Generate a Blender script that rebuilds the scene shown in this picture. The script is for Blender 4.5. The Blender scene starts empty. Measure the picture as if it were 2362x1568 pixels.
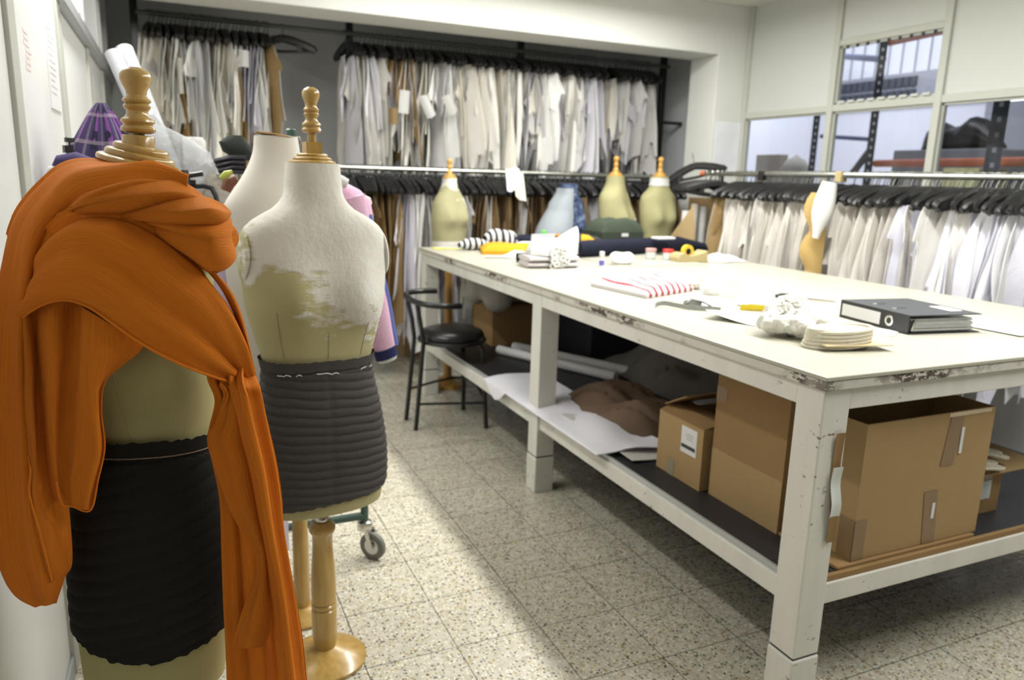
import bpy, math, random
from mathutils import Vector, Matrix
# ------------------------------------------------------------------ camera, world, lights
SC = bpy.context.scene
COL = SC.collection
W_, H_, F_ = 2362, 1568, 1735.0
CAMZ = 1.4
YAW, PITCH, ROLL = math.radians(24.4), math.radians(12.2), math.radians(1.7)
fwd = Vector((math.sin(YAW)*math.cos(PITCH), math.cos(YAW)*math.cos(PITCH), -math.sin(PITCH)))
rgt = Vector((math.cos(YAW), -math.sin(YAW), 0))
upv = rgt.cross(fwd)
rgt, upv = math.cos(ROLL)*rgt+math.sin(ROLL)*upv, -math.sin(ROLL)*rgt+math.cos(ROLL)*upv
cam = bpy.data.cameras.new('camera'); camo = bpy.data.objects.new('camera', cam); COL.objects.link(camo)
M3 = Matrix((rgt, upv, -fwd)).transposed()
camo.matrix_world = Matrix.Translation((0, 0, CAMZ)) @ M3.to_4x4()
cam.sensor_fit = 'HORIZONTAL'; cam.sensor_width = 36; cam.lens = 36*F_/W_
cam.clip_start = .05; cam.clip_end = 60
cam.dof.use_dof = True; cam.dof.focus_distance = 1.32; cam.dof.aperture_fstop = 4.0
SC.camera = camo
wd = bpy.data.worlds.new('world'); SC.world = wd; wd.use_nodes = True
wd.node_tree.nodes['Background'].inputs[0].default_value = (.92, .95, 1, 1)
wd.node_tree.nodes['Background'].inputs[1].default_value = .035
vs = SC.view_settings
vs.view_transform = 'Standard'; vs.look = 'None'; vs.gamma = 1; vs.use_curve_mapping = False
vs.exposure = 0.1
def area(name, loc, sx, sy, power, color=(1, .97, .9), rot=(0, 0, 0)):
    l = bpy.data.lights.new(name, 'AREA'); l.shape = 'RECTANGLE'; l.size = sx; l.size_y = sy
    l.energy = power; l.color = color
    o = bpy.data.objects.new(name, l); COL.objects.link(o); o.location = loc; o.rotation_euler = rot
    return o
LAMP_R = (2.25, 2.0, 2.655); LAMP_L = (-.1, 3.0, 2.655)
LAMP_B = (2.1, 4.15, 2.655)
WARM = (1, .985, .93)
area('table_tube_light', (LAMP_R[0], LAMP_R[1], 2.57), .12, 4.0, 132, WARM)
area('aisle_tube_light', (LAMP_L[0], LAMP_L[1], 2.57), .12, 1.5, 29, WARM)
area('back_tube_light', (LAMP_B[0], LAMP_B[1], 2.57), 2.4, .12, 32, WARM)
area('warehouse_tube_light', (5.4, 3.8, 4.4), .8, 3.0, 52, (.93, .945, 1))
area('warehouse_end_wall_fill', (6.8, 6.6, 4.4), 2.0, .8, 200, (.93, .945, 1), (math.radians(50), 0, 0))  # unseen lamp, added and tilted to brighten the warehouse end wall

# ------------------------------------------------------------------ helpers
PI = math.pi
def at(px, py, Y):                      # photo pixel -> point on the vertical plane at depth Y
    d = M3 @ Vector(((px-W_/2)/F_, -(py-H_/2)/F_, -1)); t = Y/d.y
    return Vector((d.x*t, Y, CAMZ+d.z*t))
def atx(px, py, X):
    d = M3 @ Vector(((px-W_/2)/F_, -(py-H_/2)/F_, -1)); t = X/d.x
    return Vector((X, d.y*t, CAMZ+d.z*t))
def atz(px, py, z):
    d = M3 @ Vector(((px-W_/2)/F_, -(py-H_/2)/F_, -1)); t = (z-CAMZ)/d.z
    return Vector((d.x*t, d.y*t, z))
def lerp(a, b, t): return a+(b-a)*t
def cr(p, t):                            # Catmull-Rom through a list
    n = len(p)-1; s = min(max(t, 0), 1)*n; i = min(int(s), n-1); f = s-i
    a, b, c, d = p[max(i-1, 0)], p[i], p[i+1], p[min(i+2, n)]
    return b*1.0+(c-a)*(.5*f)+(a*2-b*5+c*4-d)*(.5*f*f)+(b*3-a-c*3+d)*(.5*f**3)
class MB:
    def __init__(s): s.v = []; s.f = []; s.uv = {}; s.m = []; s.cm = 0
    def face(s, idx): s.f.append(tuple(idx)); s.m.append(s.cm)
    def box(s, c, d, rz=0, M=None):
        c = Vector(c); b = len(s.v)
        R = M if M is not None else Matrix.Rotation(rz, 3, 'Z')
        for x in (-.5, .5):
            for y in (-.5, .5):
                for z in (-.5, .5): s.v.append(c+R @ Vector((x*d[0], y*d[1], z*d[2])))
        for q in ((0, 1, 3, 2), (4, 6, 7, 5), (0, 4, 5, 1), (2, 3, 7, 6), (0, 2, 6, 4), (1, 5, 7, 3)): s.face([b+k for k in q])
        return s
    def b2(s, a, b): return s.box([(a[i]+b[i])/2 for i in range(3)], [abs(b[i]-a[i]) for i in range(3)])
    def loft(s, rings, cap=True, closed=True):
        b = len(s.v); n = len(rings[0])
        for r in rings: s.v.extend(Vector(p) for p in r)
        for i in range(len(rings)-1):
            for j in range(n if closed else n-1):
                k = (j+1) % n
                s.face((b+i*n+j, b+i*n+k, b+(i+1)*n+k, b+(i+1)*n+j))
        if cap:
            s.face([b+j for j in range(n)][::-1]); s.face([b+(len(rings)-1)*n+j for j in range(n)])
        return s
    def tube(s, path, r, n=10, cap=True, sq=1.0, closed=False):
        path = [Vector(p) for p in path]; rings = []; N = len(path); prev = None
        for i, p in enumerate(path):
            if closed: t = path[(i+1) % N]-path[i-1]
            else: t = path[min(i+1, N-1)]-path[max(i-1, 0)]
            t.normalize()
            if prev is None:
                prev = Vector((0, 0, 1)) if abs(t.z) < .9 else Vector((0, 1, 0))
            a = (prev-t*prev.dot(t))
            if a.length < 1e-6: a = t.orthogonal()
            a.normalize(); prev = a; c = t.cross(a)
            rr = r[i] if isinstance(r, (list, tuple)) else r
            rings.append([p+a*(rr*sq*math.cos(2*PI*k/n))+c*(rr*math.sin(2*PI*k/n)) for k in range(n)])
        if closed: rings.append(rings[0]); cap = False
        return s.loft(rings, cap)
    def lathe(s, prof, n=28, c=(0, 0, 0), cap=True, M=None):
        c = Vector(c); rings = []
        for r, z in prof:
            ring = [Vector((r*math.cos(2*PI*k/n), r*math.sin(2*PI*k/n), z)) for k in range(n)]
            if M is not None: ring = [M @ p for p in ring]
            rings.append([c+p for p in ring])
        return s.loft(rings, cap)
    def sheet(s, P, th=.0015, uvs=None):       # P[i][j] points -> closed thin sheet
        nu, nv = len(P), len(P[0]); b = len(s.v); N = []
        for i in range(nu):
            for j in range(nv):
                du = P[min(i+1, nu-1)][j]-P[max(i-1, 0)][j]; dv = P[i][min(j+1, nv-1)]-P[i][max(j-1, 0)]
                n = du.cross(dv); n = n.normalized() if n.length > 1e-9 else Vector((0, 0, 1)); N.append(n)
        for sg in (.5, -.5):
            for i in range(nu):
                for j in range(nv): s.v.append(P[i][j]+N[i*nv+j]*(th*sg))
        o = nu*nv
        for i in range(nu-1):
            for j in range(nv-1):
                a = b+i*nv+j; q = (a, a+nv, a+nv+1, a+1)
                s.face(q); s.face([k+o for k in q[::-1]])
        rim = [(i, 0) for i in range(nu)]+[(nu-1, j) for j in range(1, nv)]+[(i, nv-1) for i in range(nu-2, -1, -1)]+[(0, j) for j in range(nv-2, 0, -1)]
        for k in range(len(rim)):
            a = b+rim[k][0]*nv+rim[k][1]; c = rim[(k+1) % len(rim)]; c = b+c[0]*nv+c[1]
            s.face((a, a+o, c+o, c))
        for i in range(nu):
            for j in range(nv):
                for q in (0, o): s.uv[b+q+i*nv+j] = (i/(nu-1), j/(nv-1))
        return s
    def xf(s, M, start=0):
        for i in range(start, len(s.v)): s.v[i] = M @ s.v[i]
        return s
def obj(name, mb, mats, parent=None, smooth=True, bevel=0, angle=40):
    me = bpy.data.meshes.new(name)
    me.from_pydata([tuple(p) for p in mb.v], [], mb.f)
    if not isinstance(mats, (list, tuple)): mats = [mats]
    for m in mats: me.materials.append(m)
    if len(mats) > 1: me.polygons.foreach_set('material_index', mb.m)
    if mb.uv:
        l = me.uv_layers.new(name='uv'); vi = [0]*len(me.loops); me.loops.foreach_get('vertex_index', vi)
        fl = []
        for k in vi: fl.extend(mb.uv.get(k, (0, 0)))
        l.data.foreach_set('uv', fl)
    me.update()
    if smooth:
        me.polygons.foreach_set('use_smooth', [True]*len(me.polygons))
        me.set_sharp_from_angle(angle=math.radians(angle))
    o = bpy.data.objects.new(name, me); COL.objects.link(o)
    if parent: o.parent = parent
    if bevel:
        b = o.modifiers.new('bevel', 'BEVEL'); b.width = bevel; b.segments = 2; b.limit_method = 'ANGLE'; b.angle_limit = math.radians(40)
    return o
def tag(o, label, cat, group=None, kind=None):
    o['label'] = label; o['category'] = cat
    if group: o['group'] = group
    if kind: o['kind'] = kind
    return o
def thing(name, label, cat, loc=(0, 0, 0), rz=0, group=None):
    o = bpy.data.objects.new(name, None); COL.objects.link(o); o.location = loc; o.rotation_euler = (0, 0, rz)
    o.empty_display_size = .05
    return tag(o, label, cat, group)
def struct(name, mb, m, parent=None, smooth=False, bevel=0):
    o = obj(name, mb, m, parent, smooth, bevel)
    if not parent: o['kind'] = 'structure'
    return o
def dup(src, loc, rot, label, group=None, cat=None, color=None):
    r = src.copy(); COL.objects.link(r); r.location = loc; r.rotation_euler = rot
    r['label'] = label
    if group: r['group'] = group
    if color: r.color = (*color, 1)
    for ch in list(src.children):
        c = ch.copy(); COL.objects.link(c); c.parent = r
    return r
def place(o, loc, rot=(0, 0, 0)): o.location = loc; o.rotation_euler = rot; return o

# ------------------------------------------------------------------ materials
class NT:
    def __init__(s, name):
        s.mat = bpy.data.materials.new(name); s.mat.use_nodes = True; s.t = s.mat.node_tree
        s.p = s.t.nodes['Principled BSDF']; s.o = s.t.nodes['Material Output']
    def n(s, ty, **kw):
        x = s.t.nodes.new(ty)
        for k, v in kw.items():
            if k.startswith('i_'):
                x.inputs[int(k[2:]) if k[2:].isdigit() else k[2:].replace('_', ' ')].default_value = v
            else: setattr(x, k, v)
        return x
    def l(s, a, b): s.t.links.new(a, b)
    def coord(s, which='Object', scale=(1, 1, 1), loc=(0, 0, 0)):
        c = s.n('ShaderNodeTexCoord'); m = s.n('ShaderNodeMapping'); s.l(c.outputs[which], m.inputs[0])
        m.inputs['Scale'].default_value = scale; m.inputs['Location'].default_value = loc
        return m.outputs[0]
    def noise(s, co, scale, detail=3, rough=.55):
        x = s.n('ShaderNodeTexNoise'); x.inputs['Scale'].default_value = scale; x.inputs['Detail'].default_value = detail
        x.inputs['Roughness'].default_value = rough; s.l(co, x.inputs['Vector']); return x.outputs[0]
    def ramp(s, f, stops):
        x = s.n('ShaderNodeValToRGB'); e = x.color_ramp.elements
        while len(e) < len(stops): e.new(.5)
        for k, (p, c) in enumerate(stops): e[k].position = p; e[k].color = (*c, 1) if len(c) == 3 else c
        s.l(f, x.inputs[0]); return x.outputs[0]
    def mix(s, f, a, b, blend='MIX'):
        x = s.n('ShaderNodeMix', data_type='RGBA', blend_type=blend)
        for k, q in ((0, f), (6, a), (7, b)):
            if hasattr(q, 'links'): s.l(q, x.inputs[k])
            elif k == 0: x.inputs[0].default_value = q
            else: x.inputs[k].default_value = (*q, 1)
        return x.outputs[2]
    def math(s, op, a, b=None):
        x = s.n('ShaderNodeMath', operation=op)
        for k, q in ((0, a), (1, b)):
            if q is None: continue
            if hasattr(q, 'links'): s.l(q, x.inputs[k])
            else: x.inputs[k].default_value = q
        return x.outputs[0]
    def base(s, c):
        if hasattr(c, 'links'): s.l(c, s.p.inputs['Base Color'])
        else: s.p.inputs['Base Color'].default_value = (*c, 1)
    def bump(s, h, strength=.3, dist=.01):
        b = s.n('ShaderNodeBump'); b.inputs['Strength'].default_value = strength; b.inputs['Distance'].default_value = dist
        s.l(h, b.inputs['Height']); s.l(b.outputs[0], s.p.inputs['Normal'])
    def set(s, **kw):
        for k, v in kw.items(): s.p.inputs[k.replace('_', ' ')].default_value = v
        return s
def simple(name, c, rough=.5, metal=0, var=.12, ns=8, bump=0, bs=60, spec=.5, sheen=0):
    t = NT(name); co = t.coord()
    n = t.noise(co, ns, 3)
    t.base(t.mix(n, tuple(x*(1-var) for x in c), tuple(min(1, x*(1+var)) for x in c)))
    t.set(Roughness=rough, Metallic=metal); t.p.inputs['Specular IOR Level'].default_value = spec
    if sheen: t.p.inputs['Sheen Weight'].default_value = sheen
    if bump: t.bump(t.noise(co, bs, 4), bump, .004)
    return t.mat
def cloth(name, c, var=.12, bump=.35, bs=320, rough=.9, trans=0):
    t = NT(name); co = t.coord(); n = t.noise(co, 6, 3)
    t.base(t.mix(n, tuple(x*(1-var) for x in c), tuple(min(1, x*(1+var)) for x in c)))
    t.set(Roughness=rough); t.p.inputs['Specular IOR Level'].default_value = .2
    h = t.math('ADD', t.noise(co, bs, 2), t.math('MULTIPLY', t.noise(co, 14, 3), 1.5)); t.bump(h, bump, .004)
    return t.mat

WHITE = simple('white_plaster', (.70, .71, .68), .75, var=.03, ns=1.5, bump=.08, bs=90)
BACKW = simple('grey_niche_paint', (.58, .60, .62), .8, var=.04, ns=1.2)
CEIL = simple('ceiling_paint', (.72, .72, .66), .85, var=.03)
PANEL = simple('white_laminate_panel', (.76, .77, .77), .35, var=.02, ns=1)
PANELR = simple('cream_partition_panel', (.54, .555, .53), .5, var=.02, ns=1)
ALU = simple('pale_frame_paint', (.47, .48, .435), .45, var=.04, ns=4)
ALUG = simple('grey_aluminium_frame', (.45, .47, .48), .4, var=.05, ns=4, metal=.3)
GREYWALL = simple('lower_partition_grey', (.55, .56, .58), .6, var=.05, ns=2)
BLACK = simple('black_plastic', (.012, .012, .013), .38, var=.3)
BLACKMETAL = simple('black_painted_metal', (.010, .010, .011), .35, var=.3)
CHROME = simple('chrome', (.62, .62, .60), .22, 1, var=.05)
RAILM = simple('worn_steel_rail', (.55, .56, .52), .3, 1, var=.2, ns=30)
DKRAIL = simple('dark_steel_rail', (.12, .13, .13), .4, .6, var=.2)
GREENTUBE = simple('dark_green_enamel', (.045, .085, .07), .35, var=.15)
VINYL = simple('black_vinyl', (.012, .012, .014), .3, var=.2, bump=.1, bs=200)
NAVY = cloth('navy_cloth', (.012, .014, .028))
OLIVE = cloth('olive_canvas', (.045, .058, .042))
YELLOW = cloth('yellow_cloth', (.55, .30, .02))
WHITECLOTH = cloth('white_cloth', (.62, .62, .61), .06, .5, 200)
PINKC = cloth('pink_fleece', (.66, .42, .56), .15, .7, 160)
BLUEC = cloth('blue_knit', (.10, .13, .36), .15)
NAVYC = cloth('navy_ribbing', (.02, .024, .085))
WHITEPAPER = simple('white_paper', (.68, .68, .69), .7, var=.02)
GREYPLASTIC = simple('grey_tape_plastic', (.30, .31, .29), .5, var=.2, ns=60)
TANPLASTIC = simple('tan_plastic', (.42, .34, .17), .4, var=.06)
YTAPE = simple('yellow_measuring_tape', (.62, .48, .01), .35, var=.15, ns=40)
RED = simple('red_plastic', (.6, .03, .02), .4)
BLUE = simple('blue_print', (.08, .22, .75), .5)
GREEN = simple('green_plastic', (.12, .65, .06), .4)
ORANGE = simple('orange_plastic', (.85, .25, .02), .5)
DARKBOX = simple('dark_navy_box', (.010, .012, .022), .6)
STEELRACK = simple('dark_rack_steel', (.045, .05, .06), .5, .2)
BLUEBEAM = simple('blue_rack_beam', (.12, .16, .33), .5)
ORBEAM = simple('orange_rack_beam', (.55, .14, .05), .5)
WHWALL = simple('warehouse_white_wall', (.74, .75, .80), .7, var=.03)
WHGREY = simple('warehouse_grey_wall', (.30, .31, .34), .7, var=.05)
WHDARK = simple('warehouse_dark_glazing', (.05, .055, .07), .4)
RUBBER = simple('grey_rubber', (.16, .16, .14), .6)
LILAC = cloth('lilac_cloth', (.55, .50, .62))
GREYC = cloth('grey_fur_cloth', (.40, .38, .33), .25, 1.0, 60)
BROWNPAPER = simple('brown_paper', (.14, .088, .056), .8, var=.15, ns=10, bump=.3, bs=20)
DARKMETAL = simple('dark_scissor_metal', (.05, .05, .05), .35, .6)

def m_wood(name, c1, c2, rough=.28):
    t = NT(name); co = t.coord('Object', (14, 14, 1.6))
    w = t.noise(co, 3, 4, .6); d = t.noise(t.coord('Object', (6, 6, 6)), 2.2, 2)
    c = t.ramp(w, [(.3, c1), (.7, c2)])
    t.base(t.mix(t.math('MULTIPLY', d, .35), c, tuple(x*.5 for x in c1)))
    t.set(Roughness=rough); t.p.inputs['Coat Weight'].default_value = .4; t.p.inputs['Coat Roughness'].default_value = .15
    return t.mat
WOOD = m_wood('varnished_wood', (.40, .24, .055), (.58, .38, .12))
WOODY = m_wood('yellow_pine', (.52, .27, .05), (.66, .38, .09))

def m_floor():
    t = NT('terrazzo_tiles'); co = t.coord('Object')
    bk = t.n('ShaderNodeTexBrick', offset=0, squash=1)
    m = t.coord('Object', (1, 1, 1), (-1.0+2.8, -1.36+2.8, 0))
    t.l(m, bk.inputs['Vector']); bk.inputs['Scale'].default_value = 1; bk.inputs['Mortar Size'].default_value = .0016
    bk.inputs['Mortar Smooth'].default_value = .3; bk.inputs['Brick Width'].default_value = .2795; bk.inputs['Row Height'].default_value = .2795
    bk.inputs['Color1'].default_value = (.50, .50, .50, 1); bk.inputs['Color2'].default_value = (.56, .56, .56, 1)
    base = t.ramp(t.noise(co, 38, 4, .65), [(.3, (.46, .43, .34)), (.5, (.58, .545, .45)), (.7, (.68, .645, .54))])
    def chips(scale, thr, col, base, seed):
        vo = t.n('ShaderNodeTexVoronoi'); vo.inputs['Scale'].default_value = scale
        mm = t.coord('Object', (1, 1, 1), (seed, seed*.37, 0)); t.l(mm, vo.inputs['Vector'])
        rn = t.n('ShaderNodeSeparateColor'); t.l(vo.outputs['Color'], rn.inputs[0])
        a = t.math('LESS_THAN', vo.outputs['Distance'], thr); b = t.math('GREATER_THAN', rn.outputs[0], .55)
        return t.mix(t.math('MULTIPLY', a, b), base, col)
    c = chips(100, .36, (.30, .28, .22), base, 0)
    c = chips(72, .30, (.12, .12, .11), c, 3.1)
    c = chips(64, .28, (.40, .27, .08), c, 7.7)
    c = chips(85, .36, (.80, .77, .66), c, 5.2)
    c = chips(50, .20, (.06, .055, .05), c, 11.3)
    tint = t.mix(1.0, c, bk.outputs['Color'], 'MULTIPLY'); tint = t.mix(.5, c, t.mix(1, tint, (1.9, 1.9, 1.9), 'MULTIPLY'))
    wear = t.noise(co, 1.1, 4); tint = t.mix(t.math('MULTIPLY', wear, .35), tint, (.30, .29, .23))
    dirt = t.math('GREATER_THAN', t.noise(co, 9, 2), .38)
    t.base(t.mix(t.math('MULTIPLY', bk.outputs['Fac'], t.math('ADD', t.math('MULTIPLY', dirt, .55), .4)), tint, (.06, .055, .045)))
    t.l(t.ramp(t.noise(co, 14, 3), [(.3, (.16,)*3), (.7, (.32,)*3)]), t.p.inputs['Roughness'])
    t.p.inputs['Specular IOR Level'].default_value = .5
    return t.mat
FLOOR = m_floor()
def m_worn(name, c, amount=.5, edge=(.09, .06, .035)):
    t = NT(name); co = t.coord('Object')
    n = t.noise(t.coord('Object', (1, 1, 2.2)), 26, 6, .7); n2 = t.noise(co, 3.5, 3)
    chip = t.ramp(n, [(.69-.1*amount, (0, 0, 0)), (.71-.1*amount, (1, 1, 1))])
    area_ = t.ramp(n2, [(.48, (0, 0, 0)), (.6, (1, 1, 1))])
    stain = t.noise(t.coord('Object', (4, 4, .8)), 2.6, 4)
    b = t.mix(t.ramp(stain, [(.45, (0, 0, 0)), (.75, (.4, .4, .4))]), c, tuple(x*.72 for x in c))
    t.base(t.mix(t.mix(1, chip, area_, 'MULTIPLY'), b, edge))
    t.set(Roughness=.5); t.bump(t.noise(co, 120, 3), .08, .003)
    return t.mat
PAINT = m_worn('worn_white_paint', (.70, .69, .64), .62)
PAINTE = m_worn('chipped_edge_paint', (.60, .58, .52), 2.2, (.07, .05, .035))
def m_tabletop():
    t = NT('cream_laminate_top'); co = t.coord('Object')
    n = t.noise(co, 2.2, 4); f = t.noise(co, 30, 3)
    c = t.mix(n, (.40, .39, .325), (.45, .44, .37)); t.base(t.mix(t.math('MULTIPLY', f, .15), c, (.34, .325, .26)))
    t.set(Roughness=.36); t.p.inputs['Specular IOR Level'].default_value = .35
    return t.mat
TOP = m_tabletop()
def m_card(name, c):
    t = NT(name); co = t.coord('Object'); n = t.noise(co, 3.2, 4); f = t.noise(t.coord('Object', (1, 1, .12)), 190, 2)
    a = t.mix(n, tuple(x*.86 for x in c), tuple(x*1.12 for x in c)); t.base(t.mix(t.math('MULTIPLY', f, .25), a, tuple(x*.7 for x in c)))
    t.set(Roughness=.8); t.p.inputs['Specular IOR Level'].default_value = .2; t.bump(f, .08, .002)
    return t.mat
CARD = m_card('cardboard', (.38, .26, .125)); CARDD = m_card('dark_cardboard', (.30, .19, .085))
TAPE = simple('brown_parcel_tape', (.22, .135, .065), .3, var=.1)
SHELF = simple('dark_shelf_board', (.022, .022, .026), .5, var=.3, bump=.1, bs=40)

def m_tint(name, rough=.8, bump=.25):     # colour comes from each object's own colour
    t = NT(name); oi = t.n('ShaderNodeObjectInfo'); co = t.coord('Object')
    n = t.noise(co, 5, 3)
    t.base(t.mix(t.math('MULTIPLY', n, .12), oi.outputs['Color'], (.45, .44, .42)))
    t.set(Roughness=rough); t.p.inputs['Specular IOR Level'].default_value = .25
    t.bump(t.math('ADD', t.noise(co, 9, 4), t.math('MULTIPLY', t.noise(co, 70, 2), .2)), bump, .02)
    return t.mat
TINT = m_tint('pattern_paper')

def m_linen(name, c, tape=None):
    t = NT(name); co = t.coord('Object')
    wv = t.noise(t.coord('Object', (1, 1, 5)), 330, 2); wv2 = t.noise(t.coord('Object', (5, 5, 1)), 330, 2)
    n = t.noise(co, 7, 3)
    b = t.mix(n, tuple(x*.88 for x in c), tuple(x*1.1 for x in c))
    b = t.mix(t.math('MULTIPLY', wv, .3), b, tuple(x*.7 for x in c))
    h = t.math('ADD', wv, wv2)
    if tape:
        zt, x0 = tape
        sx = t.n('ShaderNodeSeparateXYZ'); t.l(co, sx.inputs[0])
        big = t.noise(co, 6.5, 3); fine = t.noise(t.coord('Object', (1, 1, 2.5)), 16, 4)
        k = t.math('ADD', sx.outputs[2], t.math('MULTIPLY', t.math('SUBTRACT', big, .5), .42))
        k = t.math('ADD', k, t.math('MULTIPLY', t.math('SUBTRACT', fine, .5), .22))
        k = t.math('ADD', k, t.math('MULTIPLY', sx.outputs[0], .75))
        mask = t.ramp(t.math('SUBTRACT', k, zt-.5), [(.47, (0, 0, 0)), (.515, (.92, .92, .92))])
        pat = t.mix(t.noise(co, 11, 4), (.62, .60, .55), (.80, .79, .75))
        dirty = t.ramp(t.noise(t.coord('Object', (1, 1, 3)), 22, 5, .7), [(.62, (0, 0, 0)), (.78, (.55, .55, .55))])
        pat = t.mix(dirty, pat, (.35, .34, .30))
        b = t.mix(mask, b, pat)
        vo = t.n('ShaderNodeTexVoronoi', feature='DISTANCE_TO_EDGE'); t.l(t.coord('Object', (5, 5, 11)), vo.inputs['Vector'])
        vo.inputs['Scale'].default_value = 1.6
        crk = t.ramp(vo.outputs['Distance'], [(0, (1, 1, 1)), (.05, (0, 0, 0))])
        wr = t.noise(t.coord('Object', (1.3, 1.3, .8)), 26, 5, .6)
        h = t.math('ADD', t.math('MULTIPLY', h, .12), t.math('MULTIPLY', t.math('ADD', t.math('MULTIPLY', wr, 1.5), t.math('MULTIPLY', crk, .05)), t.math('ADD', mask, .15)))
        t.bump(h, .55, .006)
    else: t.bump(h, .25, .0015)
    t.base(b); t.set(Roughness=.85); t.p.inputs['Specular IOR Level'].default_value = .2
    return t.mat
LINEN = m_linen('khaki_linen', (.36, .33, .155))
LINENT = m_linen('taped_khaki_linen', (.47, .43, .235), (1.085, 0))
LINENF = m_linen('pale_khaki_linen', (.37, .35, .19))
LINENFT = m_linen('patched_khaki_linen', (.36, .34, .20), (1.05, 0))
CREAM = simple('cream_jersey', (.66, .63, .57), .7, var=.03, bump=.05, bs=300)
QUILT = cloth('charcoal_quilted_fabric', (.066, .060, .058), .2, .3, 500)
QUILTD = cloth('black_quilted_fabric', (.012, .0115, .010), .2, .3, 500)

def m_scarf():
    t = NT('orange_crinkle_chiffon'); uv = t.n('ShaderNodeTexCoord').outputs['UV']
    mp = t.n('ShaderNodeMapping'); t.l(uv, mp.inputs[0]); mp.inputs['Scale'].default_value = (6, 140, 1)
    cr_ = t.noise(mp.outputs[0], 1.0, 3, .6)
    mp2 = t.n('ShaderNodeMapping'); t.l(uv, mp2.inputs[0]); mp2.inputs['Scale'].default_value = (2.2, 22, 1)
    soft = t.noise(mp2.outputs[0], 1.0, 2)
    co = t.coord('Object')
    c = t.mix(t.noise(co, 5, 2), (.68, .19, .012), (.78, .235, .018))
    t.base(t.mix(t.ramp(cr_, [(.36, (.45,)*3), (.62, (0, 0, 0))]), c, (.55, .125, .007)))
    t.set(Roughness=.75); t.p.inputs['Specular IOR Level'].default_value = .15; t.p.inputs['Sheen Weight'].default_value = .15
    t.p.inputs['Sheen Tint'].default_value = (1, .5, .2, 1)
    t.bump(t.math('ADD', cr_, t.math('MULTIPLY', soft, .9)), .7, .003)
    tr = t.n('ShaderNodeBsdfTranslucent'); tr.inputs[0].default_value = (.75, .2, .015, 1)
    mx = t.n('ShaderNodeMixShader'); mx.inputs[0].default_value = .10
    t.l(t.p.outputs[0], mx.inputs[1]); t.l(tr.outputs[0], mx.inputs[2]); t.l(mx.outputs[0], t.o.inputs[0])
    return t.mat
SCARF = m_scarf()
def m_plaid():
    t = NT('purple_plaid_flannel'); uv = t.n('ShaderNodeTexCoord').outputs['UV']
    s = t.n('ShaderNodeSeparateXYZ'); t.l(uv, s.inputs[0])
    def band(ch, freq, thr, ph=0):
        f = t.math('FRACT', t.math('ADD', t.math('MULTIPLY', s.outputs[ch], freq), ph)); return t.math('LESS_THAN', f, thr)
    base = (.016, .013, .042); nz = t.noise(t.coord(), 16, 3); nz2 = t.noise(t.coord(), 9, 2)
    def m(*q):
        o = q[0]
        for k in q[1:]: o = t.math('MULTIPLY', o, k)
        return o
    c = t.mix(m(band(0, 11, .5), .7), base, (.075, .05, .15))
    c = t.mix(m(band(1, 5, .35, .2), .6), c, (.05, .035, .11))
    c = t.mix(m(band(0, 11, .26, .3), t.math('GREATER_THAN', nz2, .5), .8), c, (.24, .07, .34))
    c = t.mix(m(band(1, 5, .13, .5), nz, .9), c, (.46, .38, .44))
    c = t.mix(m(band(0, 11, .10, .75), nz, .7), c, (.40, .34, .42))
    t.base(c); t.set(Roughness=.9); t.bump(t.noise(t.coord(), 300, 2), .3, .002)
    return t.mat
PLAID = m_plaid()
def m_stripe(name, axis, freq, a, b, duty=.5, warp=.3, ph=0.0):
    t = NT(name); uv = t.n('ShaderNodeTexCoord').outputs['UV']; s = t.n('ShaderNodeSeparateXYZ'); t.l(uv, s.inputs[0])
    w = t.math('MULTIPLY', t.noise(uv, 3, 2), warp)
    f = t.math('FRACT', t.math('ADD', t.math('ADD', t.math('MULTIPLY', s.outputs[axis], freq), w), ph))
    t.base(t.mix(t.math('LESS_THAN', f, duty), a, b)); t.set(Roughness=.6)
    return t.mat
STRIPEBW = m_stripe('black_white_stripe_knit', 1, 6, (.62, .62, .63), (.012, .012, .02), .5)
STRIPERW = m_stripe('red_white_stripe_cloth', 1, 8, (.60, .58, .58), (.30, .03, .05), .42, .5, .35)
DENIM = None
def m_denim():
    t = NT('mottled_blue_denim'); co = t.coord(); n = t.noise(co, 26, 4, .7)
    t.base(t.ramp(n, [(.38, (.012, .02, .055)), (.55, (.05, .08, .17)), (.68, (.28, .34, .45))])); t.set(Roughness=.9)
    return t.mat
DENIM = m_denim()
LTDENIM = cloth('pale_grey_blue_linen', (.27, .30, .33), .14, .5, 200)
def m_lace(name, c, s=90):
    t = NT(name); co = t.coord(); v = t.n('ShaderNodeTexVoronoi', feature='DISTANCE_TO_EDGE'); v.inputs['Scale'].default_value = s; t.l(co, v.inputs['Vector'])
    n = t.noise(co, 40, 4); t.base(t.mix(n, tuple(x*.8 for x in c), c)); t.set(Roughness=.9)
    t.bump(t.math('ADD', t.math('MULTIPLY', v.outputs['Distance'], 2), n), .3, .004)
    return t.mat
LACE = m_lace('white_lace', (.82, .81, .76), 130); LACEC = m_lace('cream_lace', (.66, .62, .50), 170)
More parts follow.
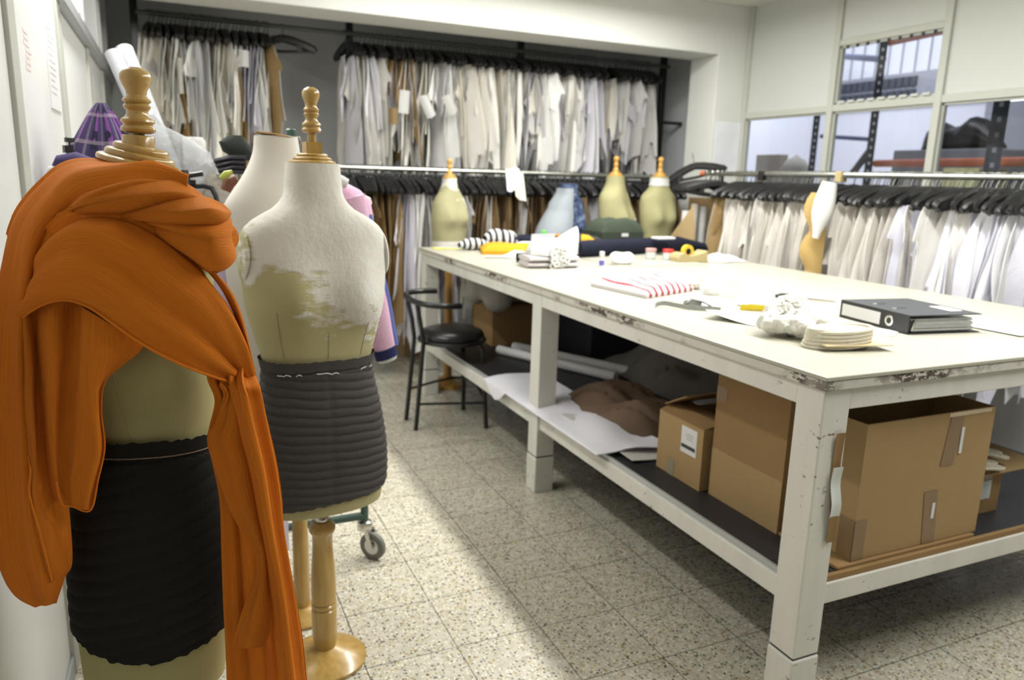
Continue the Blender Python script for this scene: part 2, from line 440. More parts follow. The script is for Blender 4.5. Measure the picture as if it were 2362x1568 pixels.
def m_glass(name, tint=(.96, .98, 1), refl=.12):
    t = NT(name); tr = t.n('ShaderNodeBsdfTransparent'); tr.inputs[0].default_value = (*tint, 1)
    gl = t.n('ShaderNodeBsdfGlossy'); gl.inputs['Roughness'].default_value = .03
    fr = t.n('ShaderNodeFresnel'); fr.inputs[0].default_value = 1.45
    mx = t.n('ShaderNodeMixShader'); ge = t.n('ShaderNodeNewGeometry'); t.l(t.math('MULTIPLY', t.math('SUBTRACT', 1.0, ge.outputs['Backfacing']), t.math('ADD', t.math('MULTIPLY', fr.outputs[0], .9 if refl < .2 else .25), refl*.2)), mx.inputs[0]); t.l(tr.outputs[0], mx.inputs[1]); t.l(gl.outputs[0], mx.inputs[2])
    t.l(mx.outputs[0], t.o.inputs[0]); return t.mat
GLASS = m_glass('window_glass', (.93, .95, .98)); CLEAR = m_glass('clear_plastic', (.985, .985, .98), .25)
DKGLASS = simple('dark_glazing', (.05, .048, .042), .25, var=.15)
def m_bag():
    t = NT('translucent_plastic_bag'); t.base((.55, .57, .59)); t.set(Roughness=.3); co = t.coord()
    t.bump(t.noise(co, 13, 4), .7, .02)
    tr = t.n('ShaderNodeBsdfTransparent'); mx = t.n('ShaderNodeMixShader'); mx.inputs[0].default_value = .5
    t.l(tr.outputs[0], mx.inputs[1]); t.l(t.p.outputs[0], mx.inputs[2]); t.l(mx.outputs[0], t.o.inputs[0]); return t.mat
BAG = m_bag()
def m_emit(name, c, s):
    t = NT(name); t.base(c); t.p.inputs['Emission Color'].default_value = (*c, 1); t.p.inputs['Emission Strength'].default_value = s; return t.mat
LAMPD = m_emit('lit_diffuser', (1, .98, .93), 2.5)

# ------------------------------------------------------------------ the setting
WX, LX = 4.05, -.33           # right partition, left panel wall
BF, BB, BZ, CZ, NY = 4.78, 5.11, 2.335, 2.69, 6.1
struct('floor', MB().b2((-1.2, -1.6, -.05), (9.6, 9.1, 0)), FLOOR)
struct('ceiling', MB().b2((-1.2, -1.6, CZ), (WX+.06, NY+.1, CZ+.06)), CEIL)
m = MB(); m.b2((LX-.1, BF, BZ), (3.785, BB, CZ)); m.b2((3.785, BF, 0), (WX, BB, CZ))
struct('wall_far', m, WHITE, bevel=.004)
m = MB(); m.b2((LX-.1, NY, 0), (WX+.03, NY+.08, CZ)); m.b2((WX-.03, BB, 0), (WX+.03, NY, CZ))
struct('wall_back', m, BACKW)
m = MB()
for a, b in ((-1.5, -.06), (0, 1.06), (1.12, 2.19), (2.29, 3.2), (3.29, 4.34), (4.43, 5.3), (5.38, NY)): m.b2((LX-.05, a, .06), (LX, b, 1.955))
struct('wall_left', m, PANEL, bevel=.003)
m = MB()
for a, b in ((-.06, 0), (1.06, 1.12), (2.19, 2.29), (3.2, 3.29), (4.34, 4.43), (5.3, 5.38)): m.b2((LX-.05, a, 0), (LX+.012, b, 1.955 if b < 3 else 2.0))
struct('trim_1', m, ALU, bevel=.003)
struct('trim_2', MB().b2((LX-.05, 3.2, 1.955), (LX+.035, NY, 2.01)), ALUG, bevel=.004)
m = MB().b2((LX-.05, -1.5, 1.955), (LX, 3.2, CZ)); struct('wall_left_upper', m, PANEL)
m = MB()
for y in (3.22, 3.82, 4.02, 4.85, 5.08, 5.6): m.b2((LX-.06, y, 2.01), (LX+.03, y+.075, CZ))
struct('trim_3', m, PANEL, bevel=.004)
struct('window_6', MB().b2((LX-.05, 3.25, 2.01), (LX-.03, NY, CZ)), DKGLASS)
struct('baseboard_left', MB().b2((LX, -1.5, 0), (LX+.008, NY, .06)), ALUG)
# right partition
m = MB().b2((WX, -1.5, 0), (WX+.05, BF, 1.0)); struct('wall_right', m, GREYWALL)
m = MB(); m.b2((WX+.008, 3.91, 1.92), (WX+.04, BF, CZ)); m.b2((WX+.008, 3.12, 2.325), (WX+.04, 3.91, CZ)); m.b2((WX+.008, -1.5, 1.92), (WX+.04, 3.12, CZ))
struct('wall_right_upper', m, PANELR)
m = MB()
for y in (4.755, 3.91, 3.12, 2.33, 1.54, .75, -.04): m.b2((WX-.012, y-.024, 1.0), (WX+.055, y+.024, CZ))
m.b2((WX-.006, -1.5, 1.885), (WX+.05, BF, 1.93)); m.b2((WX-.006, -1.5, .98), (WX+.05, BF, 1.02)); m.b2((WX-.006, 3.12, 2.295), (WX+.05, 3.91, 2.335))
struct('trim_4', m, ALU, bevel=.004)
wn = 1
for a, b, z0, z1 in ((3.934, 4.731, 1.02, 1.885), (3.144, 3.886, 1.02, 1.885), (2.354, 3.096, 1.02, 1.885), (1.564, 2.306, 1.02, 1.885), (3.144, 3.886, 1.93, 2.295)):
    fr = MB(); t = .012
    fr.b2((WX+.01, a, z0), (WX+.035, a+t, z1)); fr.b2((WX+.01, b-t, z0), (WX+.035, b, z1)); fr.b2((WX+.01, a, z0), (WX+.035, b, z0+t)); fr.b2((WX+.01, a, z1-t), (WX+.035, b, z1))
    w = struct('window_%d' % wn, fr, ALU); wn += 1
    obj('glass_pane', MB().b2((WX+.02, a+t, z0+t), (WX+.024, b-t, z1-t)), GLASS, w, False)
    if z0 > 1.5:
        for k in range(9):
            y = lerp(a+.03, b-.09, k/8); obj('sill_tab', MB().box((WX+.002, y+.03, z0+.014), (.012, .05, .014)), PANELR, w, False)
            obj('top_notch', MB().box((WX+.002, y+.03, z1-.012), (.012, .012, .018)), STEELRACK, w, False)
# next-door warehouse
struct('wall_warehouse_end', MB().b2((WX, 9.0, 0), (9.6, 9.1, 4.2)), WHWALL)
m = MB().b2((9.5, -1.5, 0), (9.6, 9.0, 4.6)); struct('wall_warehouse_side', m, WHWALL)
m = MB(); p0 = atx(2100, 168, 9.45); p1 = atx(2100, 238, 9.45)
m.b2((9.4, 4.0, p1.z), (9.5, 9.0, p0.z)); struct('trim_5', m, WHGREY)
m = MB()
for k in range(12):
    for j in range(2): m.b2((9.37, 7.6+k*.11, p1.z+.05+j*.17), (9.4, 7.69+k*.11, p1.z+.18+j*.17))
struct('window_7', m, WHDARK)
m = MB()
for k in range(24): m.b2((9.47, 4.0+k*.22, p0.z), (9.5, 4.006+k*.22, 4.5))
struct('trim_6', m, WHGREY)
struct('wall_warehouse_standin', MB().b2((9.3, 2.0, 0), (9.4, 6.5, p1.z)), WHGREY)  # added grey wall, stands in for the darker view through the third pane
struct('ceiling_warehouse', MB().b2((WX+.06, -1.5, 4.6), (9.6, 9.1, 4.7)), WHWALL)
def upright(px, X, w, label, top=3.6, y0=330):
    b = atx(px, y0, X); t = thing('rack_upright', label, 'rack post', (b.x, b.y, 0), math.atan2(b.y, b.x))
    obj('post', MB().box((0, 0, top/2), (w*.8, w, top)), STEELRACK, t, False)
    m = MB(); k = 0
    z = 1.2
    while z < 2.6: m.box((-w*.4-.002, 0, z), (.006, w*.26, w*.34)); z += w*1.05
    obj('slot_row', m, WHGREY if w > .08 else WHWALL, t, False)
    return b
u1 = upright(1878, 6.0, .062, 'slotted dark rack upright behind the first lower window')
u2 = upright(2010, 5.8, .066, 'slotted dark rack upright behind the second lower window')
u3 = upright(2296, 4.62, .085, 'wide dark rack upright behind the third lower window')
def bar(name, a, b, r, mat, label, cat='beam'):
    m = MB().tube([a, b], r, 8, sq=1.4); return tag(obj(name, m, mat), label, cat)
bar('rack_beam', atx(1893, 314, 5.95), atx(2004, 321, 5.85), .014, BLUEBEAM, 'thin blue rack beam between two uprights seen through lower windows')
bar('rack_beam', atx(1945, 130, 6.4), atx(2040, 137, 5.85), .020, BLUEBEAM, 'blue rack beam seen through the small upper window')
bar('rack_beam', atx(2018, 377, 5.8), atx(2420, 372, 5.0), .022, ORBEAM, 'long orange rack beam behind the lower windows')
bar('rack_beam', atx(2052, 100, 5.8), atx(2230, 60, 5.0), .016, ORBEAM, 'orange rack beam along the top of the small upper window')
bar('rack_brace', atx(1965, 402, 5.75), atx(2008, 345, 5.8), .024, STEELRACK, 'dark diagonal rack brace seen through the second lower window', 'brace')
def bx(name, pl, pr, X, h, d, mat, label, cat):
    a = atx(*pl, X); b = atx(*pr, X); mid = (a+b)/2; w = (a-b).length
    return tag(obj(name, MB().box((mid.x+d/2, mid.y, mid.z/2), (d, w, mid.z)), mat, None, False, .006), label, cat)
bx('cardboard_carton', (1745, 356), (1800, 356), 6.3, 1.65, .12, simple('pale_card', (.50, .44, .36)), 'pale cardboard carton behind the first lower window', 'box')
def whform(px, py, label):
    p = atx(px, py, 6.2); m = MB().lathe([(.10, 0), (.16, .03), (.17, .3), (.165, .5), (.15, .6), (.10, .68), (.03, .72), (.01, .74)], 20)
    t = thing('padded_form', label, 'padded form', (p.x, p.y, p.z-.74)); obj('body', m, GREYC, t); obj('pole', MB().lathe([(.02, -(p.z-.74)), (.02, 0)], 8), STEELRACK, t)
whform(1838, 357, 'round beige padded form standing behind the first lower window')
a = atx(2170, 345, 6.05)
tag(obj('metal_cabinet', MB().b2((6.0, 4.05, 0), (6.5, 5.0, a.z)), WHGREY, None, False, .01), 'grey metal cabinet behind the third lower window', 'cabinet')
rnd = random.Random(5); m = MB(); rings = []
for k in range(9):
    f = k/8; r = .02+.11*math.sin(PI*min(f*1.05, 1))**.6*(1+.3*math.sin(f*11)); y = lerp(4.9, 4.15, f)
    rings.append([Vector((6.25+r*1.2*math.cos(2*PI*q/12), y, a.z+max(0, r+r*math.sin(2*PI*q/12)))) for q in range(12)])
m.loft(rings); tag(obj('black_bundle', m, BLACK), 'lumpy black bundle lying on the grey cabinet behind the window', 'bundle')
b = atx(2228, 388, 4.95)
tag(obj('yellow_packet_stack', MB().b2((4.9, b.y-.13, 1.0), (5.2, b.y+.13, b.z)), simple('yellow_print', (.62, .60, .30), .5, var=.35, ns=30), None, False, .004), 'pale yellow packets below the orange rack beam', 'packet')
b = atx(2350, 224, 6.2)
t = thing('warehouse_lamp', 'lit white tube lamp at the edge of the third lower window', 'lamp', (b.x, b.y, b.z)); obj('tube', MB().box((0, -.3, 0), (.08, 1.0, .045)), LAMPD, t, False, .01)
obj('hanger_rod', MB().tube([(0, 0, .02), (0, 0, 4.6-b.z)], .006, 6), STEELRACK, t)
# ceiling lamps of the workroom
def lamp(loc, L, label):
    t = thing('ceiling_lamp', label, 'ceiling lamp', loc)
    obj('housing', MB().box((0, 0, .008), (.2, L, .05)), PANEL, t, False, .006); obj('diffuser', MB().box((0, 0, -.03), (.12, L-.04, .026)), LAMPD, t, False, .008)
lamp(LAMP_R, 4.0, 'long fluorescent ceiling lamp above the cutting table'); lamp(LAMP_L, 1.5, 'short fluorescent ceiling lamp above the aisle')
t = thing('ceiling_lamp', 'fluorescent ceiling lamp across the room before the niche beam', 'ceiling lamp', LAMP_B); obj('housing', MB().box((0, 0, .008), (2.4, .2, .05)), PANEL, t, False, .006); obj('diffuser', MB().box((0, 0, -.03), (2.36, .12, .026)), LAMPD, t, False, .008)
# notices on the walls
t = tag(obj('paper_notice', MB().b2((LX, 2.90, 1.575), (LX+.003, 3.15, 1.93)), WHITEPAPER, None, False), 'tall white paper notice on the left panel wall', 'notice')
m = MB()
rnd = random.Random(2)
for k in range(14): m.b2((LX+.0032, 2.93, 1.89-k*.02), (LX+.0036, 2.93+rnd.uniform(.1, .19), 1.886-k*.02))
obj('text_lines', m, simple('faint_grey_ink', (.62, .62, .64)), t, False)
m = MB()
rnd = random.Random(4)
for k in range(7): m.b2((LX, 2.46+rnd.uniform(0, .03), 1.742-k*.016), (LX+.001, 2.57+rnd.uniform(-.03, .02), 1.752-k*.016))
tag(obj('pink_sticker', m, simple('faded_pink_ink', (.80, .62, .62)), None, False), 'faded pink sticker mark on the left panel wall', 'sticker')
a = at(1652, 280, BF); b = at(1698, 400, BF)
tag(obj('wall_paper_sheet', MB().b2((a.x, BF-.003, b.z), (b.x, BF, a.z)), simple('bluish_white_paper', (.80, .82, .87)), None, False), 'blank bluish white sheet taped on the white pillar', 'paper')

# ------------------------------------------------------------------ rails, hangers and paper patterns
def hanger_proto(kind):
    t = thing('clothes_hanger', 'hanger', 'hanger')
    m = MB(); n = 6
    for s in (-1, 1):
        m.tube([(0, 0, -.072), (0, s*.06, -.085), (0, s*.13, -.108), (0, s*.2, -.138), (0, s*.212, -.152)], [.015, .016, .016, .015, .012], 6, sq=1.7)
    m.tube([(0, -.2, -.150), (0, 0, -.156), (0, .2, -.150)], .007, 5, sq=1.5)
    m.box((0, -.11, -.128), (.022, .03, .05)); m.box((0, .11, -.128), (.022, .03, .05))
    obj('shoulder_bar', m, BLACK, t)
    hk = MB().tube([(-.013, 0, -.012)]+[(.018*math.cos(a), 0, .002+.018*math.sin(a)) for a in [PI*1.05-k*PI*1.2/7 for k in range(8)]]+[(.004, 0, -.035), (0, 0, -.075)], .0032, 5)
    obj('hook', hk, CHROME if kind else DKRAIL, t)
    return t
HP = [hanger_proto(0), hanger_proto(1)]
HP_used = [False, False]
def hanger(loc, rz, label, group=None, kind=0, tilt=0):
    if not HP_used[kind]:
        HP_used[kind] = True; o = place(HP[kind], loc, (tilt, 0, rz)); o['label'] = label
        if group: o['group'] = group
        return o
    o = dup(HP[kind], loc, (tilt, 0, rz), label, group)
    if not group and 'group' in o: del o['group']
    return o
def pattern_mesh(seed, w, l, curl, jag=.3):
    r = random.Random(seed); nu, nv = 11, 12; m = MB(); P = []
    if seed < 1000:
        m = pattern_mesh(seed+1000, w*r.uniform(.45, .8), l*r.uniform(.35, .85), curl*r.uniform(.6, 1.5), .5); dx = r.choice((-.012, .012))
        m.xf(Matrix.Translation((dx, -w*r.uniform(.02, .16), -.01)) @ Matrix.Rotation(r.uniform(-.12, .12), 4, 'X'))
    kn = [(r.uniform(1-jag, 1), r.uniform(-1, 1)) for _ in range(6)]
    ph = [r.uniform(0, 6) for _ in range(4)]; e0, e1 = r.uniform(.0, .12), r.uniform(.0, .14); sg = r.choice((-1, 1))
    for i in range(nu):
        u = i/(nu-1); col = []
        q = u*5; a = int(min(q, 4)); f = q-a
        bot = lerp(kn[a][0], kn[a+1][0], f if r.random() < .5 else round(f))
        for j in range(nv):
            t = j/(nv-1)
            y0 = -w/2*(1-e0*math.sin(t*PI*1.3+ph[0])-.25*(1-t)**3); y1 = w/2*(1-e1*math.sin(t*PI*1.6+ph[1])-.3*(1-t)**3)
            x = sg*curl*((1-u)**2)*(.35+.65*t)+.008*math.sin(u*5+ph[2]+t*2)+.006*math.sin(t*6+ph[3])
            col.append(Vector((x, lerp(y0, y1, u), -t*l*bot)))
        P.append(col)
    m.sheet(P, .002)
    return m
PAT = []
for k in range(16):
    r = random.Random(100+k)
    o = obj('paper_pattern', pattern_mesh(k, r.uniform(.3, .42), 1.0, r.uniform(.04, .11), r.uniform(.2, .55)), TINT)
    tag(o, 'pattern', 'paper pattern'); PAT.append(o)
PAT_used = set()
def pattern(loc, rz, L, color, label, group=None, k=None, rr=random, wf=1.0, tilt=0):
    k = rr.randrange(16) if k is None else k
    if k in PAT_used: o = PAT[k].copy(); COL.objects.link(o)
    else: o = PAT[k]; PAT_used.add(k)
    o.location = loc; o.rotation_euler = (tilt, 0, rz); o.scale = (1, wf, L); o.color = (*color, 1)
    o['label'] = label
    if group: o['group'] = group
    elif 'group' in o: del o['group']
    return o
C_W = [(.90, .89, .85), (.80, .77, .70), (.93, .93, .92), (.74, .73, .80), (.86, .83, .74), (.80, .80, .88), (.56, .55, .55), (.88, .88, .86), (.68, .66, .62)]
C_T = [(.40, .26, .09), (.34, .22, .08)]
C_B = [(.24, .155, .065), (.30, .20, .085), (.19, .12, .055), (.36, .24, .10)]
# upper rail in the niche
UY, UZ = 5.45, 2.325
def rail(name, a, b, r, mat, label): return tag(obj(name, MB().tube([a, b], r, 12), mat), label, 'rail')
ux0, ux1 = at(312, 30, UY).x, at(1545, 150, UY).x
tz = thing('wall_rack', 'black garment rack with three tall posts in the niche under the beam', 'rack', ((ux0+ux1)/2, UY, 0))
def loc(v): return Vector(v)-Vector(tz.location)
for px in (312, 808, 1205, 1540):
    x = at(px, 90, UY).x; obj('post', MB().box(loc((x, UY+.03, CZ/2)), (.045, .045, CZ-.004)), BLACKMETAL, tz, False, .003)
obj('hanging_rail', MB().tube([loc((ux0, UY, UZ)), loc((ux1, UY, UZ))], .014, 12), DKRAIL, tz)
obj('side_bracket', MB().box(loc((ux1+.09, UY+.03, at(1560, 284, UY).z)), (.18, .02, .025)), BLACKMETAL, tz, False)
R = random.Random(7)
def hang_run(x0, x1, n, Y, Z, lmin, lmax, cols, hlabel, hgroup, plabel, pgroup, special={}, rot=.3, kind=0, plmul=None):
    for k in range(n):
        x = lerp(x0, x1, (k+.5)/n)+R.uniform(-.006, .006); a = R.uniform(-.16, .16)
        hanger((x, Y, Z), a, hlabel, hgroup, kind)
        L = R.uniform(lmin, lmax)
        lab, grp, col, kk, wf = plabel, pgroup, R.choice(cols), None, R.uniform(.8, 1.12)
        if k in special: lab, col, L2 = special[k]; grp = None; L = L2 or L; wf = 1.05
        pattern((x, Y+R.uniform(-.02, .02), Z-.145), a+R.uniform(-rot, rot), L, col, lab, grp, kk, R, wf)
xl0, xl1 = at(338, 50, UY-.2).x, at(628, 70, UY-.2).x
hang_run(xl0, xl1, 30, UY, UZ, .62, 1.0, C_W, 'black hanger packed on the upper rail left of the grey gap', 'hangers on the upper left rail',
         'pale paper pattern hanging left of the grey gap, upper rail', 'patterns on the upper left rail',
         {5: ('tan card pattern near the left end of the upper rail', C_T[0], .86), 20: ('tan card pattern, widest one left of the grey gap', C_T[0], .95), 28: ('narrow tan pattern at the right end of the left bundle', C_T[1], .8)})
p = at(652, 62, UY-.02)
hanger((p.x, UY-.0, UZ), 1.2, 'lone black hanger turned sideways beside the grey gap on upper rail')
xm0, xm1 = at(805, 90, UY-.2).x, at(1405, 140, UY-.2).x
hang_run(xm0, xm1, 62, UY, UZ, .74, .98, C_W, 'black hanger packed on the upper rail in the middle of the niche', 'hangers on the upper middle rail',
         'pale paper pattern in the long row on the upper rail', 'patterns on the upper middle rail',
         {9: ('tan card pattern peeking out of the long white row', C_T[0], .62), 12: ('brown paper pattern low in the long white row', C_B[3], .9), 33: ('long white pattern hanging below the others over the lower rail', C_W[2], 1.12), 34: ('long cream pattern hanging below the others over the lower rail', C_W[1], 1.16)})
hanger((at(1405, 130, UY).x+.07, UY, UZ), .9, 'last black hanger of the long upper row, turned sideways')
xr0, xr1 = at(1432, 150, UY-.2).x, at(1535, 155, UY-.2).x
hanger((xr0-.03, UY, UZ), -.8, 'first black hanger of the short right upper bundle, turned sideways')
hang_run(xr0, xr1, 11, UY, UZ, .62, .95, [C_W[3], C_W[5], C_W[6], C_W[1]], 'black hanger in the short bundle at the right end of upper rail', 'hangers on the upper right rail',
         'grey paper pattern in the short right bundle on the upper rail', 'patterns on the upper right rail')
# a few small labels / corner flaps that stick out of the long row
for px, py, w, h, c, lab in ((932, 235, .13, .2, C_W[2], 'square white flap sticking out of the long upper row'), (985, 245, .11, .22, C_W[2], 'white pointed flap sticking out of the long upper row'), (1037, 240, .13, .2, C_W[0], 'white diamond flap sticking out of the long upper row'), (907, 268, .09, .14, C_T[0], 'small tan card flap low in the long upper row'), (562, 135, .10, .13, C_W[2], 'square white flap in the upper left bundle'), (415, 175, .055, .27, C_W[1], 'narrow cream card strip in the upper left bundle')):
    p = at(px, py, UY-.27); m = MB(); P = [[Vector(((u-.5)*w+.03*(v-.5)*(1 if px > 960 else .2), -.02*math.sin(u*3), (.5-v)*h*(1-(.25 if px > 960 else 0)*abs(u-.3)))) for v in [j/4 for j in range(5)]] for u in [i/4 for i in range(5)]]
    m.sheet(P, .003); o = obj('paper_flap', m, TINT); o.location = p; o.rotation_euler = (.1, R.uniform(-.5, .5) if px > 960 else .05, R.uniform(-.4, .4)); o.scale = (.6, 1, .75); o.color = (*[q*.55 for q in c], 1); tag(o, lab, 'paper pattern')
# lower rail of the back rack
LY, LZ = 5.02, 1.432
lx0, lx1 = at(640, 388, LY).x, 3.72
t = thing('low_garment_rack', 'low steel garment rack along the back, under the long upper row', 'rack', ((lx0+lx1)/2, LY, 0)); tz = t
obj('hanging_rail', MB().tube([loc((lx0, LY, LZ)), loc((lx1, LY, LZ))], .016, 12), RAILM, t)
obj('lower_rail', MB().tube([loc((lx0, LY+.05, LZ-.04)), loc((lx1, LY+.05, LZ-.04))], .012, 12), DKRAIL, t)
for x in (lx0+.02, 2.05, lx1-.02):
    obj('post', MB().tube([loc((x, LY+.05, 0)), loc((x, LY+.05, LZ-.02))], .016, 10), BLACKMETAL, t)
R = random.Random(21)
def low(px0, px1, n, cols, lmin, lmax, hl, hg, pl, pg, special={}):
    hang_run(at(px0, 430, LY-.2).x, at(px1, 430, LY-.2).x, n, LY, LZ, lmin, lmax, cols, hl, hg, pl, pg, special, .35)
low(815, 930, 14, C_B, .55, 1.1, 'black hanger on the lower back rail, above the brown patterns', 'hangers above the brown patterns',
    'brown paper pattern hanging at the left of the lower back rail', 'brown patterns on the lower back rail', {9: ('narrow white pattern between brown ones, lower back rail', C_W[3], .62)})
low(935, 1000, 7, [C_W[2], C_W[3]], 1.0, 1.12, 'black hanger on the lower back rail, above the long white patterns', 'hangers above the long white patterns',
    'long white pattern left of the patched small bust', 'long white patterns left of the bust')
low(1005, 1100, 9, [C_W[4], C_W[3], C_W[1]], .6, .95, 'black hanger on the lower back rail, behind the patched small bust', 'hangers behind the patched bust',
    'cream pattern hanging behind the patched small bust', 'patterns behind the patched bust')
low(1105, 1250, 15, C_B[:3]+[C_W[3], C_W[6], C_B[0]], .6, 1.05, 'black hanger on the lower back rail, left of the denim draped bust', 'hangers left of the denim bust',
    'brown or grey pattern hanging left of the denim draped bust', 'patterns left of the denim bust', {6: ('thin white paper strip between brown patterns, lower back rail', C_W[2], .8)})
low(1255, 1480, 20, [C_W[1], C_B[0], C_W[6], C_B[2], C_W[3]], .6, 1.05, 'black hanger on the lower back rail, behind the busts', 'hangers behind the busts',
    'pattern hanging behind the busts at the back', 'patterns behind the busts')
low(1490, 1590, 8, C_B+[C_W[2]], .6, 1.0, 'black hanger at the right end of the lower back rail', 'hangers at the right end of the low rail',
    'pattern at the right end of the lower back rail', 'patterns at the right end of the low rail')
# right rack along the partition
RX, RZ = 3.5, 1.466
t = thing('long_garment_rack', 'long steel garment rack behind the table, along the windows', 'rack', (RX, 3.0, 0)); tz = t
obj('hanging_rail', MB().tube([loc((RX, 1.35, RZ)), loc((RX, 4.46, RZ))], .016, 12), RAILM, t)
obj('rail_end_cap', MB().tube([loc((RX, 4.46, RZ)), loc((RX, 4.50, RZ))], .019, 12), ORBEAM, t)
for y in (1.5, 2.9, 4.32): obj('post', MB().tube([loc((RX+.03, y, 0)), loc((RX+.03, y, RZ-.01))], .018, 10), BLACKMETAL, t)
for px in (1760, 1940):
    p = atx(px, 405, RX); obj('rail_clip', MB().box(loc((RX, p.y, RZ-.01)), (.05, .045, .06)), BLACK if px < 1800 else TANPLASTIC, t, False, .004)
R = random.Random(33)
C_R = [(.80, .775, .74), (.74, .71, .67), (.82, .80, .77), (.70, .67, .63), (.78, .75, .69)]
C_L = [(.74, .74, .84), (.80, .80, .86), (.68, .68, .80), (.82, .82, .84)]
def right_run(px0, px1, n, cols, hl, hg, pl, pg, lmin=.85, lmax=1.0, special={}, spread=.14, hspread=.25):
    y0, y1 = atx(px0, 470, RX-.15).y, atx(px1, 470, RX-.15).y
    for k in range(n):
        y = lerp(y0, y1, (k+.5)/n)+R.uniform(-.008, .008); a = -PI/2+R.uniform(-hspread, hspread)
        hanger((RX, y, RZ), a, hl, hg, 1, R.uniform(-.05, .05))
        lab, grp, col, L = pl, pg, R.choice(cols), R.uniform(lmin, lmax)
        if k in special: lab, col, L = special[k]; grp = None
        pattern((RX+R.uniform(-.02, .02), y, RZ-.145), a+R.uniform(-spread, spread), L, col, lab, grp, None, R, R.uniform(.95, 1.15))
right_run(1650, 1705, 7, [C_R[0], C_B[3], C_R[1], C_B[1]], 'black hanger at the far end of the right rack', 'hangers at the far end of the right rack', 'pattern near the far end of the right rack', 'patterns at the far end of the right rack')
right_run(1705, 1895, 32, C_R, 'black hanger on the right rack, far side of the scalloped tan pattern', 'hangers on the far half of the right rack', 'cream white pattern on the right rack, far half', 'patterns on the far half of the right rack', special={6: ('brown card pattern among the cream ones, far half of right rack', C_B[3], .9)})
right_run(1950, 2095, 22, C_R, 'black hanger on the right rack, just right of the scalloped tan pattern', 'hangers in the middle of the right rack', 'cream white pattern right of the scalloped tan pattern', 'patterns in the middle of the right rack')
right_run(2100, 2420, 30, C_L+[C_R[2]], 'black hanger at the near end of the right rack, above lilac white cloth', 'hangers at the near end of the right rack', 'lilac white pattern at the near end of the right rack', 'patterns at the near end of the right rack', .82, 1.0, spread=.3, hspread=.45)
# scalloped tan pattern and the white rolled sheet beside it
p = atx(1915, 500, RX-.17); m = MB(); P = []
for i in range(8):
    u = i/7; col = []
    for j in range(29):
        v = j/28; e = .05*(1-u)*abs(math.sin(v*PI*4.2+.4))
        col.append(Vector((.02*math.sin(u*3), -.02-e+u*.075, -v*.95)))
    P.append(col)
m.sheet(P, .003); o = obj('scalloped_pattern', m, TINT); o.location = (RX-.27, p.y-.0, RZ-.10); o.rotation_euler = (0, 0, -PI/2-.8); o.color = (.42, .28, .09, 1)
tag(o, 'tan card pattern with scalloped edge on the right rack', 'paper pattern')
hanger((RX, p.y+.02, RZ), -PI/2-.4, 'hanger carrying the scalloped tan pattern', None, 1)
m = MB(); rings = []
for k in range(10):
    f = k/9; r = .052*(.75+.35*math.sin(PI*min(f*1.1, 1)))*(1 if f < .6 else 1-(f-.6)*1.4)
    rings.append([Vector((r*.8*math.cos(a), r*math.sin(a), -f*.3)) for a in [2*PI*q/12 for q in range(12)]])
m.loft(rings); o = obj('rolled_white_cloth', m, WHITECLOTH); p = atx(1914, 420, RX-.30); o.location = p; o.rotation_euler = (.12, .05, .3); tag(o, 'rolled white cloth hanging beside the scalloped tan pattern', 'cloth')
# loose hangers hooked on the far end of the right rack
for (px, py, a, l) in ((1598, 372, -2.3, 'black hanger sticking up above the far end of the right rack'),):
    o = hanger(atx(px, py-12, RX), a, l, None, 1, .25)
for k in range(6):
    o = hanger((RX+.012*(k % 2), 4.44-.028*k, RZ+.004), -PI/2-.75+.06*k, 'black hanger fanned out at the far end of the right rack, in front of pillar', 'fanned hangers at the rack end', 1, -.12)
m = MB(); P = [[at(lerp(1166, 1198, u)+4*v, lerp(388, 440, v)+3*math.sin(u*7), 4.79+.012*math.sin(u*8)) for v in [j/6 for j in range(7)]] for u in [i/8 for i in range(9)]]
m.sheet(P, .002); tag(obj('hanging_cloth', m, simple('lilac_white_cotton', (.74, .74, .82), .8)), 'pale lilac cloth hanging over the low rail, left of the denim bust', 'cloth')
m = MB(); P = [[at(lerp(1182, 1206, u)+8*v, lerp(398, 452, v)+16*u*v+3*math.sin(u*5), 4.775+.010*math.sin(u*7+1)) for v in [j/6 for j in range(7)]] for u in [i/8 for i in range(9)]]
m.sheet(P, .002); tag(obj('hanging_cloth', m, simple('cream_cotton', (.76, .73, .64), .8)), 'cream cloth end hanging lowest over the low rail, left of the denim bust', 'cloth')
# rolled paper tubes and boards standing behind the bust
for k, (px, top, r) in enumerate(((1583, 486, .030), (1603, 470, .026), (1622, 476, .026))):
    p = at(px, top, 4.5); tag(obj('paper_roll', MB().lathe([(r, 0), (r, p.z), (r*.7, p.z), (r*.7, p.z-.03)], 16, (p.x, 4.5, 0), cap=False), WHITEPAPER), ['cream paper roll standing behind the right khaki bust, leftmost of three', 'tallest white paper roll of three behind the right khaki bust', 'white paper roll nearest the right rack, of three upright rolls'][k], 'paper roll')
a = at(1590, 455, 4.62); b = at(1650, 455, 4.62); m = MB().box(((a.x+b.x)/2, 4.62, a.z/2+.02), (b.x-a.x, .012, a.z-.04), 0)
tag(obj('cardboard_sheet', m, CARD, None, False), 'tall brown cardboard sheet standing behind the white paper rolls', 'cardboard')
m = MB(); P = [[at(1540+u*62, 555-u*85*(1-v)+v*40, 4.40+.02*math.sin(u*3)) for v in [j/6 for j in range(7)]] for u in [i/8 for i in range(9)]]
for col in P: col[-1].z = .002
m.sheet(P, .003); tag(obj('tan_paper_sheet', m, simple('tan_paper', (.52, .38, .19), .7)), 'curved tan paper sheet leaning beside the right khaki bust', 'paper')

